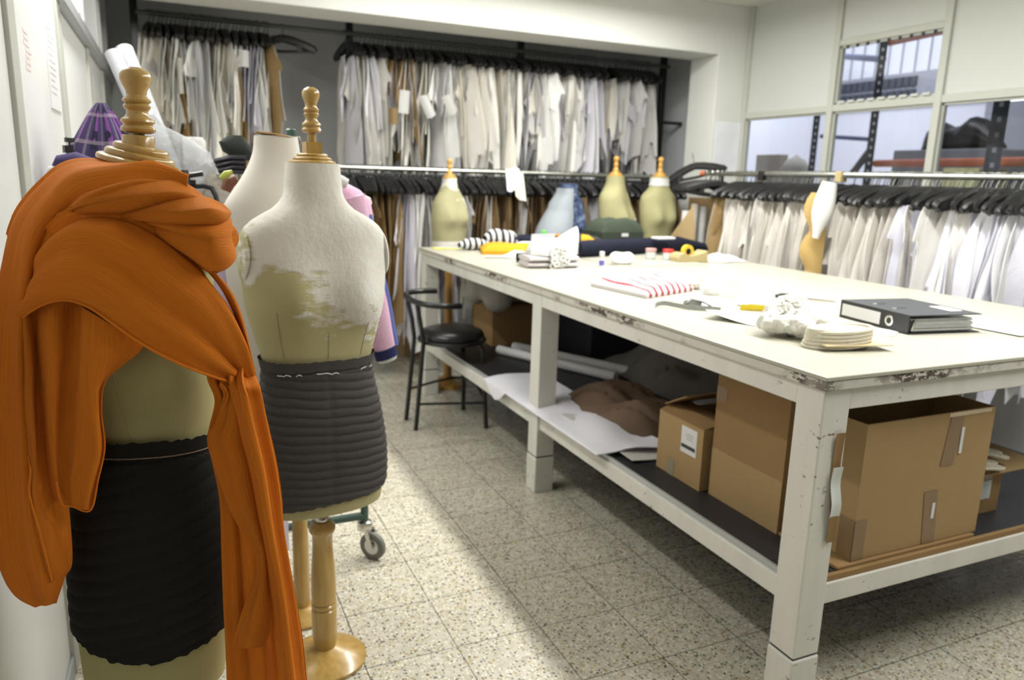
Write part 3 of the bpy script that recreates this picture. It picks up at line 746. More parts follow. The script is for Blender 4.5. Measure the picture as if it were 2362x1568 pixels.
# ------------------------------------------------------------------ cutting table
TX0, TX1, TY0, TY1, TZ = 1.42, 3.10, 1.285, 4.60, .95
t = thing('cutting_table', 'big worn white cutting table with cream top and lower shelf', 'table', (2.26, 2.94, 0)); tz = t
def L2(a): return (a[0]-2.26, a[1]-2.94, a[2])
obj('tabletop', MB().b2(L2((TX0, TY0, TZ-.012)), L2((TX1, TY1, TZ))), TOP, t, False, .003)
m = MB(); m.b2(L2((TX0+.002, TY0+.002, TZ-.036)), L2((TX1-.002, TY1-.002, TZ-.0125))); obj('edge_board', m, PAINTE, t, False, .002)
for a, b in (((TX0+.014, TY0+.1022), (TX0+.045, 2.8598)), ((TX0+.014, 2.9502), (TX0+.045, TY1-.1002)), ((TX1-.045, TY0+.1022), (TX1-.014, 2.8598)), ((TX1-.045, 2.9502), (TX1-.014, TY1-.1002)), ((TX0+.1022, TY0+.014), (TX1-.1022, TY0+.04)), ((TX0+.1022, TY1-.04), (TX1-.1022, TY1-.014))):
    obj('apron', MB().b2(L2((*a, .856)), L2((*b, TZ-.0365))), PAINT, t, False, .003)
for x in (TX0+.012, TX1-.102):
    for y in (TY0+.012, 2.86, TY1-.10):
        l = obj('leg', MB().b2(L2((x, y, .172)), L2((x+.09, y+.09, TZ-.0365))), PAINT, t, False, .004)
        obj('leg_block', MB().b2(L2((x-.002, y-.002, 0)), L2((x+.092, y+.092, .166))), PAINT, l, False, .005)
        obj('leg_seam', MB().b2(L2((x+.003, y+.003, .165)), L2((x+.087, y+.087, .173))), BLACK, l, False)
for a, b in (((TX0+.025, TY0+.10), (TX0+.06, 2.86)), ((TX0+.025, 2.95), (TX0+.06, TY1-.1)), ((TX1-.06, TY0+.1), (TX1-.025, TY1-.1)), ((TX0+.1, TY0+.03), (TX1-.1, TY0+.065)), ((TX0+.1, TY1-.065), (TX1-.1, TY1-.03))):
    obj('lower_rail', MB().b2(L2((*a, .302)), L2((*b, .362))), PAINT, t, False, .003)
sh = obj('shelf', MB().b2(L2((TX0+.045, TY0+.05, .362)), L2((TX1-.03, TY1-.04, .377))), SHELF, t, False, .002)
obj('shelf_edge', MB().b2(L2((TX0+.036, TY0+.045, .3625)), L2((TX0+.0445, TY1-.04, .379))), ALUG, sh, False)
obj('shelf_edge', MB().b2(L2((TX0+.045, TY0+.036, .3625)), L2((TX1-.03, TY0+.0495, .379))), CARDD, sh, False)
SZ = .377
# torn sticker on the near leg
y = TY0+.0115; m = MB(); P = [[Vector((TX0+.060+u*.028+.012*(1-v), y-.003-.006*abs(u-.4)-.004*math.sin(v*7), .50+v*.30)) for v in [j/8 for j in range(9)]] for u in [i/3 for i in range(4)]]
m.sheet(P, .001); tg = tag(obj('torn_tape', m, CARDD), 'torn brown tape on the near leg of the cutting table', 'tape')
m = MB(); P = [[Vector((TX0+.058+u*.032+.010*(1-v), y-.008-.006*abs(u-.4)-.004*math.sin(v*7), .575+v*.135)) for v in [j/8 for j in range(9)]] for u in [i/3 for i in range(4)]]
m.sheet(P, .001); tag(obj('torn_label', m, simple('pale_label', (.66, .70, .68), .6, var=.08, ns=30)), 'torn pale label stuck on the brown tape of the near table leg', 'label')

# ------------------------------------------------------------------ cardboard boxes on the shelf
def carton(label, x0, x1, y0, y1, z0, z1, mat, open_=True, th=.006, flaps=0):
    c = ((x0+x1)/2, (y0+y1)/2, z0); t = thing('cardboard_box', label, 'cardboard box', c)
    hx, hy, h = (x1-x0)/2, (y1-y0)/2, z1-z0
    m = MB(); m.b2((-hx, -hy, .001), (hx, hy, th)); m.b2((-hx, -hy, th), (-hx+th, hy, h)); m.b2((hx-th, -hy, th), (hx, hy, h)); m.b2((-hx+th, -hy, th), (hx-th, -hy+th, h)); m.b2((-hx+th, hy-th, th), (hx-th, hy, h))
    obj('body', m, mat, t, False)
    if not open_: obj('lid', MB().b2((-hx, -hy, h), (hx, hy, h+th)), mat, t, False)
    return t, hx, hy, h
t, hx, hy, h = carton('large open cardboard box at the near end of the shelf', 1.655, 2.175, 1.345, 1.545, SZ+.012, .785, CARD)
for (x, z0, z1, tl) in ((.06, h*.60, h+.001, .02), (.012, 0, h*.42, -.02)):
    M_ = MB(); P = [[Vector((x+tl*(v-.5)+u*.055, -hy-.0015, lerp(z0, z1, v))) for v in (0, .5, 1)] for u in (0, 1)]; M_.sheet(P, .0008); obj('tape_strip', M_, TAPE, t, False)
for (x, z0, z1) in ((.125, h*.68, h*.88), (.048, h*.2, h*.32)):
    obj('tape_tear', MB().b2((x-.006, -hy-.0035, z0), (x+.006, -hy-.002, z1)), WHITEPAPER, t, False)
M_ = MB().b2((-hx-.0015, -hy-.0015, .0), (-hx+.045, -hy-.0005, .12)); M_.b2((-hx-.0015, -hy-.0015, 0), (-hx-.0005, -hy+.05, .12)); obj('tape_strip', M_, TAPE, t, False)
obj('torn_rim', MB().b2((.06, -hy-.002, h-.012), (hx-.02, -hy-.0004, h)), simple('torn_card_fibre', (.62, .52, .36), .9), t, False)
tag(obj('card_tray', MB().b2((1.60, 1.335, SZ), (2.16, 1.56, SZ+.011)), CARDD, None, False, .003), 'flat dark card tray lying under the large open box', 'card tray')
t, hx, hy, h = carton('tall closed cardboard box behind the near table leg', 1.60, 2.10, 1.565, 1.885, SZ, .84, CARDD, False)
obj('tape_strip', MB().b2((-hx-.0012, hy-.05, h*.72), (-hx-.0004, hy+.0006, h*.82)), TAPE, t, False)
obj('tape_strip', MB().b2((-hx-.0012, -hy, h*.0), (-hx-.0004, hy, h*.36)), CARD, t, False)
t, hx, hy, h = carton('small cardboard box with white label on the shelf', 1.575, 1.86, 1.905, 2.155, SZ, .595, CARD)
lb = obj('white_label', MB().b2((-hx-.0014, -hy+.03, h*.50), (-hx-.0004, -hy+.115, h*.93)), WHITEPAPER, t, False)
M_ = MB().b2((-hx-.0020, -hy+.036, h*.58), (-hx-.0015, -hy+.112, h*.64))
rnd = random.Random(3)
for k in range(3): M_.b2((-hx-.0020, -hy+.05, h*(.74+.04*k)), (-hx-.0015, -hy+.06+rnd.uniform(.02, .04), h*(.745+.04*k)))
obj('label_print', M_, BLACK, lb, False)
obj('tape_strip', MB().b2((-hx-.0012, .02, 0), (-hx-.0004, .055, h*.28)), simple('grey_tape', (.28, .25, .18), .4), t, False)
for sx, sy, sa in ((-1, 0, .25), (0, 1, .15)):
    if sx: P = [[Vector((-hx+.13*u, lerp(-hy, hy, v), h+.012*math.sin(u*3)+.015*u*v)) for v in (0, .5, 1)] for u in (0, .5, 1)]
    else: P = [[Vector((lerp(-hx+.02, hx, v), hy-.12*u, h+.02+.06*u)) for v in (0, .5, 1)] for u in (0, .5, 1)]
    M_ = MB(); M_.sheet(P, .004); obj('flap', M_, CARDD, t, False)
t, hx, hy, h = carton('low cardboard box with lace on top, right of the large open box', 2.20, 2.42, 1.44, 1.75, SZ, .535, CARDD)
obj('white_label', MB().b2((-hx+.03, -hy-.0014, h*.32), (hx-.05, -hy-.0004, h*.72)), simple('pale_grey_label', (.55, .58, .58)), t, False)
obj('grey_label', MB().b2((-hx+.03, -hy-.0014, h*.74), (hx-.05, -hy-.0004, h*.98)), simple('mauve_grey_label', (.24, .21, .21)), t, False)
M_ = MB(); P = [[Vector((lerp(-hx-.02, hx+.16, u), lerp(-hy-.03, hy, v), h+.012+.012*math.sin(u*6)*v-.02*(1-v))) for v in (0, .33, .66, 1)] for u in [i/6 for i in range(7)]]; M_.sheet(P, .005); obj('flap', M_, CARD, t, False)
R = random.Random(12)
def lace_strip(label, pts, w, mat, n=22):
    m = MB(); pts = [Vector(p) for p in pts]
    for k in range(n):
        p = cr(pts, k/(n-1)); q = cr(pts, min((k+.5)/(n-1), 1))
        for s in (-.5, .5):
            c = p+Vector((s*w*.4*(1 if k % 2 else .8), s*w*.7, .002)); r = w*.26
            m.tube([c+Vector((r*math.cos(a), r*math.sin(a), 0)) for a in [2*PI*i/9 for i in range(9)]], .0045, 5, closed=True)
        m.tube([p+Vector((0, -w*.5, 0)), p+Vector((0, w*.5, .001))], .004, 5)
    return tag(obj('lace_trim', m, mat), label, 'lace')
lz = .553
lace_strip('cream lace strip lying across the low box, right of the open box', [(2.20, 1.66, lz+.05), (2.30, 1.56, lz+.03), (2.42, 1.46, lz+.008)], .055, LACEC)
lace_strip('cream lace strip hanging over the front edge of the low box', [(2.19, 1.47, lz+.004), (2.27, 1.44, lz), (2.35, 1.425, lz-.006)], .055, LACEC, 14)
m = MB()
for k in range(6): m.tube([(2.22+.03*k, 1.70, lz+.03+.016*(k % 3)), (2.24+.03*k, 1.62, lz+.04+.014*(k % 2)), (2.25+.03*k, 1.56, lz+.02)], .022, 7, sq=.6)
tag(obj('lace_bundle', m, LACEC), 'folded cream lace bundle on the low box beside the open box', 'lace')
m = MB()
for k in range(5): m.tube([(2.24, 1.80+.02*k, .50+.03*k), (2.31, 1.80, .56+.012*k), (2.38, 1.82, .54+.02*k)], .03, 7)
tag(obj('crumpled_tissue', m, GREYC), 'crumpled grey tissue behind the cream lace on the shelf', 'tissue')
# loose things on the shelf
def tubeo(name, a, b, r, mat, label, cat, n=14): return tag(obj(name, MB().tube([a, b], r, n), mat), label, cat)
tubeo('paper_roll', (1.72, 3.98, SZ+.026), (2.06, 3.22, SZ+.026), .026, WHITEPAPER, 'white paper roll lying on the shelf behind the middle leg, nearest the aisle', 'paper roll')
tubeo('paper_roll', (1.84, 4.02, SZ+.028), (2.20, 3.26, SZ+.028), .028, WHITEPAPER, 'second white paper roll on the shelf, behind the nearest one', 'paper roll')
def crumple(label, name, cat, c, sx, sy, sz, mat, seed, n=18):
    r = random.Random(seed); m = MB(); P = []
    k = [(r.uniform(2, 9), r.uniform(2, 9), r.uniform(0, 6), r.uniform(.3, 1)) for _ in range(6)]
    for i in range(n):
        col = []
        for j in range(n):
            u, v = i/(n-1)-.5, j/(n-1)-.5; e = max(0, 1-(2*abs(u))**4)*max(0, 1-(2*abs(v))**4)
            h = abs(sum(w*math.sin(a*u*2+b*v*2+p) for a, b, p, w in k))/3
            col.append(Vector((c[0]+u*sx+.01*math.sin(9*v), c[1]+v*sy+.012*math.sin(8*u), c[2]+.004+sz*e*(.35+.65*min(1, h)))))
        P.append(col)
    m.sheet(P, .003); return tag(obj(name, m, mat), label, cat)
crumple('crumpled brown paper on the shelf left of the small labelled box', 'brown_paper', 'paper', (1.80, 2.72, SZ), .44, .62, .15, BROWNPAPER, 3)
crumple('heap of dark grey folded cloth at the back of the shelf', 'cloth_heap', 'cloth', (2.48, 3.1, SZ), .7, 1.0, .30, simple('dim_grey_cloth', (.16, .15, .14), .9, bump=.4, bs=12), 8, 22)
crumple('pale grey plastic sheet lying behind the small labelled box', 'plastic_sheet', 'sheet', (2.22, 2.35, SZ), .55, .55, .24, simple('grey_plastic_sheet', (.22, .22, .22), .35), 15)
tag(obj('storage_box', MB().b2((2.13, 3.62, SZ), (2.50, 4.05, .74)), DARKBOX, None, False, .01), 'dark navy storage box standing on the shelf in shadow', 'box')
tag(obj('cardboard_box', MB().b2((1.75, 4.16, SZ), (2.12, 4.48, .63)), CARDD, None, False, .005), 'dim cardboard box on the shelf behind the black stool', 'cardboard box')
m = MB(); R = random.Random(4)
for k in range(16):
    c = Vector((1.72+R.uniform(-.06, .5), 4.22+R.uniform(-.16, .22), .69+R.uniform(-.01, .07))); r = R.uniform(.06, .10)
    m.lathe([(r*math.sin(PI*i/7)+.001, -r*math.cos(PI*i/7)) for i in range(8)], 10, c)
o = obj('wadding_bag', m, GREYC); rm = o.modifiers.new('remesh', 'REMESH'); rm.mode = 'VOXEL'; rm.voxel_size = .018; rm.use_smooth_shade = True
tag(o, 'bag of grey fibre wadding on the dim box under the table', 'wadding')
# white cloth hanging over the front of the shelf
pts_top = [(1125, 885), (1180, 878), (1235, 890), (1300, 905), (1350, 935), (1400, 990), (1500, 997)]
m = MB(); P = []
ys = [3.44, 3.28, 3.12, 2.96, 2.80, 2.62, 2.46, 2.30]
zs = [.40, .325, .395, .40, .405, .40, .39, .384]
for i in range(29):
    u = i/28; q = u*7; a = int(min(q, 6)); f = q-a; f2 = f*f*(3-2*f); y = lerp(ys[a], ys[a+1], f); dz = lerp(zs[a], zs[a+1], f2); col = []
    for j in range(15):
        v = j/14
        if v < .45: s = v/.45; p = Vector((lerp(1.405, 1.408, s), y-.01*s, lerp(dz if dz < .37 else SZ+.012, SZ+.016, s)))
        else: s = (v-.45)/.55; p = Vector((1.408+s*.32, y-.06*s, SZ+.010+.028*abs(math.sin(u*9+s*2))*math.sin(PI*min(1, s*1.0))+.012*math.sin(s*8+u*5)*.5+.006))
        col.append(p)
    P.append(col)
m.sheet(P, .004); tag(obj('white_fabric', m, cloth('lilac_white_fabric', (.78, .78, .85), .05)), 'white fabric draped over the shelf edge behind the middle leg', 'fabric')
m = MB(); P = [[Vector((lerp(1.50, 2.0, u), lerp(2.95, 2.2, v), SZ+.012+.012*math.sin(u*4+v*3))) for v in [j/8 for j in range(9)]] for u in [i/6 for i in range(7)]]
m.sheet(P, .003); tag(obj('paper_sheet', m, simple('dim_white_paper', (.62, .60, .58))), 'flat white paper sheet on the shelf beside the brown paper', 'paper')

# ------------------------------------------------------------------ black stool
t = thing('bar_stool', 'black tubular stool with vinyl seat beside the table', 'stool', (1.36, 3.96, 0)); tz = t
def S(x, y, z): return Vector((x-1.36, y-3.96, z))
b1, b2_, f1, f2_ = (1.18, 4.06), (1.18, 3.87), (1.565, 4.14), (1.565, 3.77)
SH = .51
ring = [S(1.42+.185*math.cos(a)*(1.0), 3.96+.185*math.sin(a), 0) for a in [2*PI*k/32 for k in range(32)]]
m = MB(); lv = [(.95, SH-.012), (1.0, SH), (1.0, SH+.012), (.94, SH+.03), (.75, SH+.045), (.4, SH+.053), (.08, SH+.055)]
m.loft([[Vector(((p.x-.06)*s+.06, p.y*s, z)) for p in ring] for s, z in lv]); obj('seat', m, VINYL, t)
m = MB().tube([Vector((p.x*1.01, p.y*1.01, SH-.02)) for p in ring], .011, 8, closed=True); obj('seat_ring', m, BLACKMETAL, t)
for (x, y) in (b1, b2_):
    obj('leg', MB().tube([S(x, y, 0), S(x+.045, y+(3.965-y)*.1, SH-.02), S(x+.03, y+(3.965-y)*.15, .60), S(x+.005, y, .72)], .0125, 10), BLACKMETAL, t)
for (x, y) in (f1, f2_):
    s = 1 if y > 3.96 else -1
    obj('leg', MB().tube([S(x, y, 0), S(x-.02, y-.03*s, SH-.06), S(x-.035, y-.045*s, SH-.025), S(x-.06, y-.06*s, SH-.012)], .0125, 10), BLACKMETAL, t)
bk = [S(1.40, 4.17, .735), S(1.30, 4.185, .735), S(1.22, 4.15, .733), S(1.18, 4.06, .73), S(1.175, 3.965, .728), S(1.18, 3.87, .726), S(1.22, 3.79, .722), S(1.30, 3.755, .718), S(1.40, 3.765, .712)]
obj('backrest', MB().tube([cr(bk, k/30) for k in range(31)], .0165, 10), BLACKMETAL, t)
fr = [S(1.19, 4.058, .185), S(1.40, 4.115, .205), S(1.52, 4.13, .21), S(1.56, 4.08, .21), S(1.575, 3.95, .20), S(1.562, 3.80, .165)]
obj('footrest', MB().tube([cr(fr, k/24) for k in range(25)], .0075, 8), BLACKMETAL, t)
obj('footrest', MB().tube([S(1.19, 3.87, .15), S(1.562, 3.775, .15)], .0075, 8), BLACKMETAL, t)
def pole(label, x, y, z0, z1, r=.028):
    n = [(r, z0), (r, lerp(z0, z1, .3)), (r*1.25, lerp(z0, z1, .33)), (r*.8, lerp(z0, z1, .36)), (r*1.2, lerp(z0, z1, .40)), (r, lerp(z0, z1, .5)), (r*.9, lerp(z0, z1, .9)), (r, z1)]
    tt = thing('form_stand', label, 'stand', (x, y, 0)); obj('pole', MB().lathe(n, 18), WOODY, tt)
    obj('base', MB().lathe([(.13, 0), (.13, .02), (.04, .045), (.03, .06)], 24), WOODY, tt); return tt
p = at(1034, 715, 4.70); pole('yellow pine stand with turned pole behind the table leg, beside the stool', p.x, 4.70, .05, .80)
p = at(1297, 745, 4.80); pole('yellow pine stand with turned pole behind the table, seen past the middle leg', p.x, 4.80, .05, .80, .02)
tag(obj('cardboard_box', MB().box((1.72, 5.72, .12), (.24, .3, .24)), CARD, None, False, .004), 'small cardboard box on the floor at the back, behind the stool', 'cardboard box')

# ------------------------------------------------------------------ dress forms
def spl(keys, z):                       # smooth interpolation of ring keys (descending z)
    for i in range(len(keys)-1):
        if keys[i][0] >= z >= keys[i+1][0]:
            a, b, c, d = keys[max(i-1, 0)], keys[i], keys[i+1], keys[min(i+2, len(keys)-1)]
            f = (b[0]-z)/max(1e-9, b[0]-c[0]); h = b[0]-c[0]; out = []
            for k in range(1, len(b)):
                ma = (c[k]-a[k])/max(1e-9, a[0]-c[0])*h; mb = (d[k]-b[k])/max(1e-9, b[0]-d[0])*h
                out.append((2*f**3-3*f*f+1)*b[k]+(f**3-2*f*f+f)*ma+(-2*f**3+3*f*f)*c[k]+(f**3-f*f)*mb)
            return out
    return list(keys[0][1:]) if z > keys[0][0] else list(keys[-1][1:])
def body_pt(keys, bust, z, th, off=0, ex=2.3):
    hw, df, db, cx, cy = spl(keys, z); c, s = math.cos(th), math.sin(th)
    x = (hw+off)*math.copysign(abs(c)**(2/ex), c); d = (db if s > 0 else df)+off
    y = d*math.copysign(abs(s)**(2/ex), s)
    if bust and s < 0:
        A, bxx, bz, sx, sz = bust
        for q in (-1, 1): y -= A*math.exp(-((x-q*bxx)/sx)**2-((z-bz)/(sz if z < bz else sz*1.7))**2)*min(1, -s*2.2)
    return Vector((cx+x, cy+y, z))
def body(keys, bust, n=56, m_=64, close=True):
    z0, z1 = keys[-1][0], keys[0][0]; mb = MB()
    mb.loft([[body_pt(keys, bust, lerp(z1, z0, i/m_), 2*PI*k/n) for k in range(n)] for i in range(m_+1)], cap=close); return mb
def skirt(keys, bust, z0, z1, pitch, slant, amp, seed, jag=.004, off=.006, n=160, bot=None, topz=None):
    r = random.Random(seed); ph = [r.uniform(0, 6) for _ in range(6)]; mb = MB(); rows = int((z1-z0)/pitch*10); R_ = []
    for i in range(rows+1):
        f = i/rows; ring = []
        for k in range(n):
            th = 2*PI*k/n; jg = jag*(.5*math.sin(5*th+ph[0])+.4*math.sin(23*th+ph[1])+.5*math.sin(41*th+ph[2])+.3*r.uniform(-1, 1)*(f in (0, 1)))*.6
            zb = z0+jg+(bot(th) if bot else 0); zt = z1+jg*.7+(topz(th) if topz else 0); z = lerp(zt, zb, f)
            w = z+slant*math.sin(th+.5*PI)*.05+.0012*math.sin(9*th+ph[3]+z*30)
            q = abs(math.sin(PI*w/pitch))**.55
            if f < .07: q = .7
            elif f < .09: q = .0
            s = abs(((th+PI/2+PI) % (2*PI))-PI)        # distance from front seam
            if s < .035: q *= .25
            ring.append(body_pt(keys, bust, z, th, off+amp*q))
        R_.append(ring)
    lo = [p*1 for p in R_[-1]]
    R_.append([Vector((p.x*.975, p.y*.975, p.z)) for p in lo]); mb.loft(R_, cap=False); return mb
def tiers(mb, r, z, h, M=None, n=3, c=(0, 0, 0)):
    prof = [(r*.92, z)]
    for k in range(n):
        rr = r*(1-.17*k); z0 = z+h*k/n
        prof += [(rr*.985, z0+h/n*.05), (rr, z0+h/n*.35), (rr*.985, z0+h/n*.7), (rr*.93, z0+h/n*.92)]
    prof += [(r*.55, z+h), (r*.3, z+h*1.02)]
    mb.lathe(prof, 40, c, M=M); return mb
KNOB = [(.0, 0), (.019, 0), (.026, .004), (.0275, .009), (.0255, .014), (.0225, .017), (.0235, .020), (.0265, .024), (.0255, .029), (.020, .034), (.0165, .041), (.0165, .047), (.0205, .053), (.0215, .057), (.0195, .060), (.0175, .062), (.0215, .066), (.0220, .070), (.0185, .075), (.0155, .080), (.0165, .089), (.0215, .101), (.0245, .112), (.0240, .122), (.0195, .130), (.0105, .135), (.0095, .1365), (.0, .1370)]
def knob(mb, z, s=1.0, c=(0, 0, 0), zs=1.0): return mb.lathe([(max(r, .0004)*s, z+h*s*zs) for r, h in KNOB], 32, c)

# B: the white taped form
KB = [(1.420, .066, .066, .062, 0, 0), (1.375, .070, .070, .066, 0, 0), (1.335, .076, .076, .076, 0, 0), (1.305, .104, .082, .086, 0, 0), (1.280, .150, .088, .092, 0, 0), (1.250, .180, .094, .098, 0, 0), (1.200, .189, .100, .102, 0, 0), (1.13, .186, .106, .102, 0, 0), (1.06, .180, .106, .098, 0, 0), (.98, .160, .100, .092, 0, 0), (.90, .140, .094, .088, 0, 0), (.86, .141, .096, .092, 0, 0), (.78, .158, .106, .106, 0, 0), (.68, .174, .112, .116, 0, 0), (.60, .178, .112, .116, 0, 0), (.54, .174, .110, .112, 0, 0), (.50, .168, .105, .108, 0, 0)]
BUSTB = (.042, .085, 1.075, .062, .062)
tB = thing('dress_form', 'white taped dress form in charcoal quilted skirt cover on a wooden stand', 'dress form', (.336, 2.0, 0), math.radians(7))
obj('torso', body(KB, BUSTB), LINENT, tB)
obj('quilted_cover', skirt(KB, None, .535, .925, .0235, .35, .0045, 5, bot=lambda th: .012*math.cos(th)), QUILT, tB)
for s in (-1, 1):
    M_ = Matrix.Translation((s*.180, -.004, 1.19)) @ Matrix.Rotation(s*math.radians(86), 4, 'Y')
    mb = MB().lathe([(.050, -.006), (.055, 0), (.05, .005), (.03, .007), (.0, .0075)], 28); mb.xf(Matrix.Scale(1, 4)); mb.xf(M_ @ Matrix.Diagonal((1.15, .95, 1, 1))); obj('arm_plate', mb, LINENT, tB)
mb = MB(); tiers(mb, .0585, 1.418, .026); obj('neck_cap', mb, WOOD, tB)
mb = MB().lathe([(.011, 1.44), (.011, 1.50)], 14); mb.box((.0, 0, 1.458), (.040, .036, .028)); obj('finial_stem', mb, WOOD, tB)
mb = MB(); knob(mb, 1.494, .88, zs=.92); obj('finial', mb, WOOD, tB)
mb = MB(); mb.lathe([(q*1.2, w) for q, w in [(.020, .03), (.026, .05), (.0295, .085), (.030, .16), (.0295, .168), (.0262, .172), (.0295, .176), (.0295, .184), (.0262, .188), (.0295, .192), (.029, .20), (.030, .23), (.0275, .30), (.0235, .36), (.0235, .40), (.027, .405), (.0305, .413), (.0305, .425), (.026, .432), (.022, .44)]], 28); obj('stand_pole', mb, WOOD, tB)
mb = MB().lathe([(.019, .438), (.021, .445), (.019, .455), (.014, .46), (.014, .50)], 18); obj('pole_collar', mb, CHROME, tB)
mb = MB().lathe([(.1, 0), (.118, .004), (.118, .012), (.10, .024), (.06, .038), (.03, .046), (.02, .05)], 48); obj('stand_base', mb, WOOD, tB)

for th0, z0, z1 in ((-PI/2, 1.0, .93), (-PI/2+.62, 1.02, .93), (-PI/2-.75, 1.06, .93)):
    obj('panel_seam', MB().tube([body_pt(KB, BUSTB, lerp(z0, z1, k/16), th0, .0004) for k in range(17)], .0008, 4), simple('dull_seam', (.30, .27, .14)), tB)
rnd = random.Random(17); mb = MB()
for a0 in (-2.5, -2.1, -1.75, -1.0, -.7):
    mb.tube([body_pt(KB, None, .893+rnd.uniform(-.004, .004), a0+.05*k, .0115) for k in range(rnd.randint(3, 7))], .0012, 4)
obj('loose_thread', mb, WHITEPAPER, tB)
# A: the near form under the scarf, leaning a little
KA = [(1.405, .062, .062, .060, 0, 0), (1.36, .064, .064, .062, 0, 0), (1.325, .070, .070, .070, 0, 0), (1.295, .090, .074, .08, -.01, 0), (1.265, .122, .080, .086, -.016, 0), (1.235, .136, .086, .092, -.02, 0), (1.18, .140, .09, .096, -.022, 0), (1.08, .136, .100, .094, -.018, 0), (.99, .126, .098, .088, -.006, 0), (.93, .114, .094, .086, .006, 0), (.88, .117, .098, .092, .010, 0), (.80, .128, .106, .102, .015, 0), (.70, .136, .110, .108, .018, 0), (.63, .136, .108, .106, .018, 0), (.57, .133, .105, .104, .018, 0), (.50, .128, .102, .10, .018, 0), (.44, .122, .098, .098, .018, 0)]
BUSTA = (.034, .075, 1.09, .056, .06)
tA = thing('dress_form', 'near dress form in black quilted skirt cover, leaning under the orange scarf', 'dress form', (-.118, 1.45, 0))
tA.rotation_euler = (0, math.radians(3.0), 0)
obj('torso', body(KA, BUSTA), LINEN, tA)
cov = obj('quilted_cover', skirt(KA, None, .530, .945, .030, -.7, .0040, 9, .006, bot=lambda th: .045*abs(math.cos(th))**1.3), QUILTD, tA)
mb = MB().tube([body_pt(KA, None, .918, 2*PI*k/60, .0085) for k in range(60)], .0013, 5, closed=True); obj('waist_cord', mb, simple('tan_cord', (.16, .11, .07)), cov)
mb = MB().tube([body_pt(KA, BUSTA, lerp(1.2, .95, k/20), -PI/2-.16+.06*k/20, .0006) for k in range(21)], .0007, 4); obj('centre_seam', mb, simple('pale_thread', (.42, .39, .24)), tA)
mb = MB(); Mt = Matrix.Rotation(math.radians(9), 3, 'Y') @ Matrix.Rotation(math.radians(4), 3, 'X'); tiers(mb, .066, 0, .034, Mt, 3, (0, 0, 1.402)); obj('neck_cap', mb, WOOD, tA)
mb = MB().lathe([(.0255, 1.42), (.0255, 1.450), (.024, 1.452), (.012, 1.453)], 24, (0, 0, 0)); mb.lathe([(.010, 1.448), (.010, 1.462)], 10); obj('finial_stem', mb, WOOD, tA)
mb = MB(); knob(mb, 0, 1.0, zs=.77); o = obj('finial', mb, WOOD, tA); o.location = (0, 0, 1.4555); o.rotation_euler = (0, math.radians(-2), 0)
mb = MB().lathe([(.02, .03), (.028, .06), (.029, .3), (.022, .40), (.02, .46)], 20); obj('stand_pole', mb, WOOD, tA)
mb = MB().lathe([(.1, 0), (.115, .004), (.115, .012), (.06, .036), (.02, .05)], 36)
o = obj('stand_base', mb, WOOD, tA); o.rotation_euler = (0, math.radians(-3), 0)

# C: cream jersey form behind B
KC = [(1.492, .058, .056, .056, 0, 0), (1.45, .063, .06, .06, 0, 0), (1.41, .074, .066, .066, -.004, 0), (1.375, .092, .074, .074, -.006, 0), (1.34, .116, .082, .08, -.006, 0), (1.30, .142, .088, .084, -.004, 0), (1.24, .152, .092, .086, 0, 0), (1.12, .15, .094, .086, 0, 0), (1.0, .135, .085, .08, 0, 0), (.9, .12, .08, .078, 0, 0), (.8, .13, .088, .084, 0, 0), (.68, .145, .095, .09, 0, 0), (.56, .14, .09, .09, 0, 0)]
tC = thing('dress_form', 'cream jersey dress form with flat neck disc, behind the white taped form', 'dress form', (.280, 2.25, 0))
obj('torso', body(KC, (.02, .07, 1.1, .06, .06)), CREAM, tC)
mb = MB(); Mt = Matrix.Rotation(math.radians(7), 3, 'Y'); mb.lathe([(.05, 0), (.059, .001), (.060, .004), (.056, .006), (.02, .0065)], 36, (0, 0, 1.491), M=Mt); obj('neck_disc', mb, simple('copper_rim', (.40, .24, .11), .25, .5), tC)
mb = MB().lathe([(.006, -.01), (.007, 0), (.005, .012)], 10, (.060, -.01, 1.483)); obj('neck_screw', mb, CHROME, tC)
mb = MB().lathe([(.02, .03), (.026, .06), (.024, .3), (.02, .42), (.018, .57)], 18, (.03, 0, 0)); obj('stand_pole', mb, WOOD, tC)
mb = MB().lathe([(.07, 0), (.085, .003), (.085, .01), (.05, .03), (.02, .04)], 32, (.03, 0, 0)); obj('stand_base', mb, WOOD, tC)

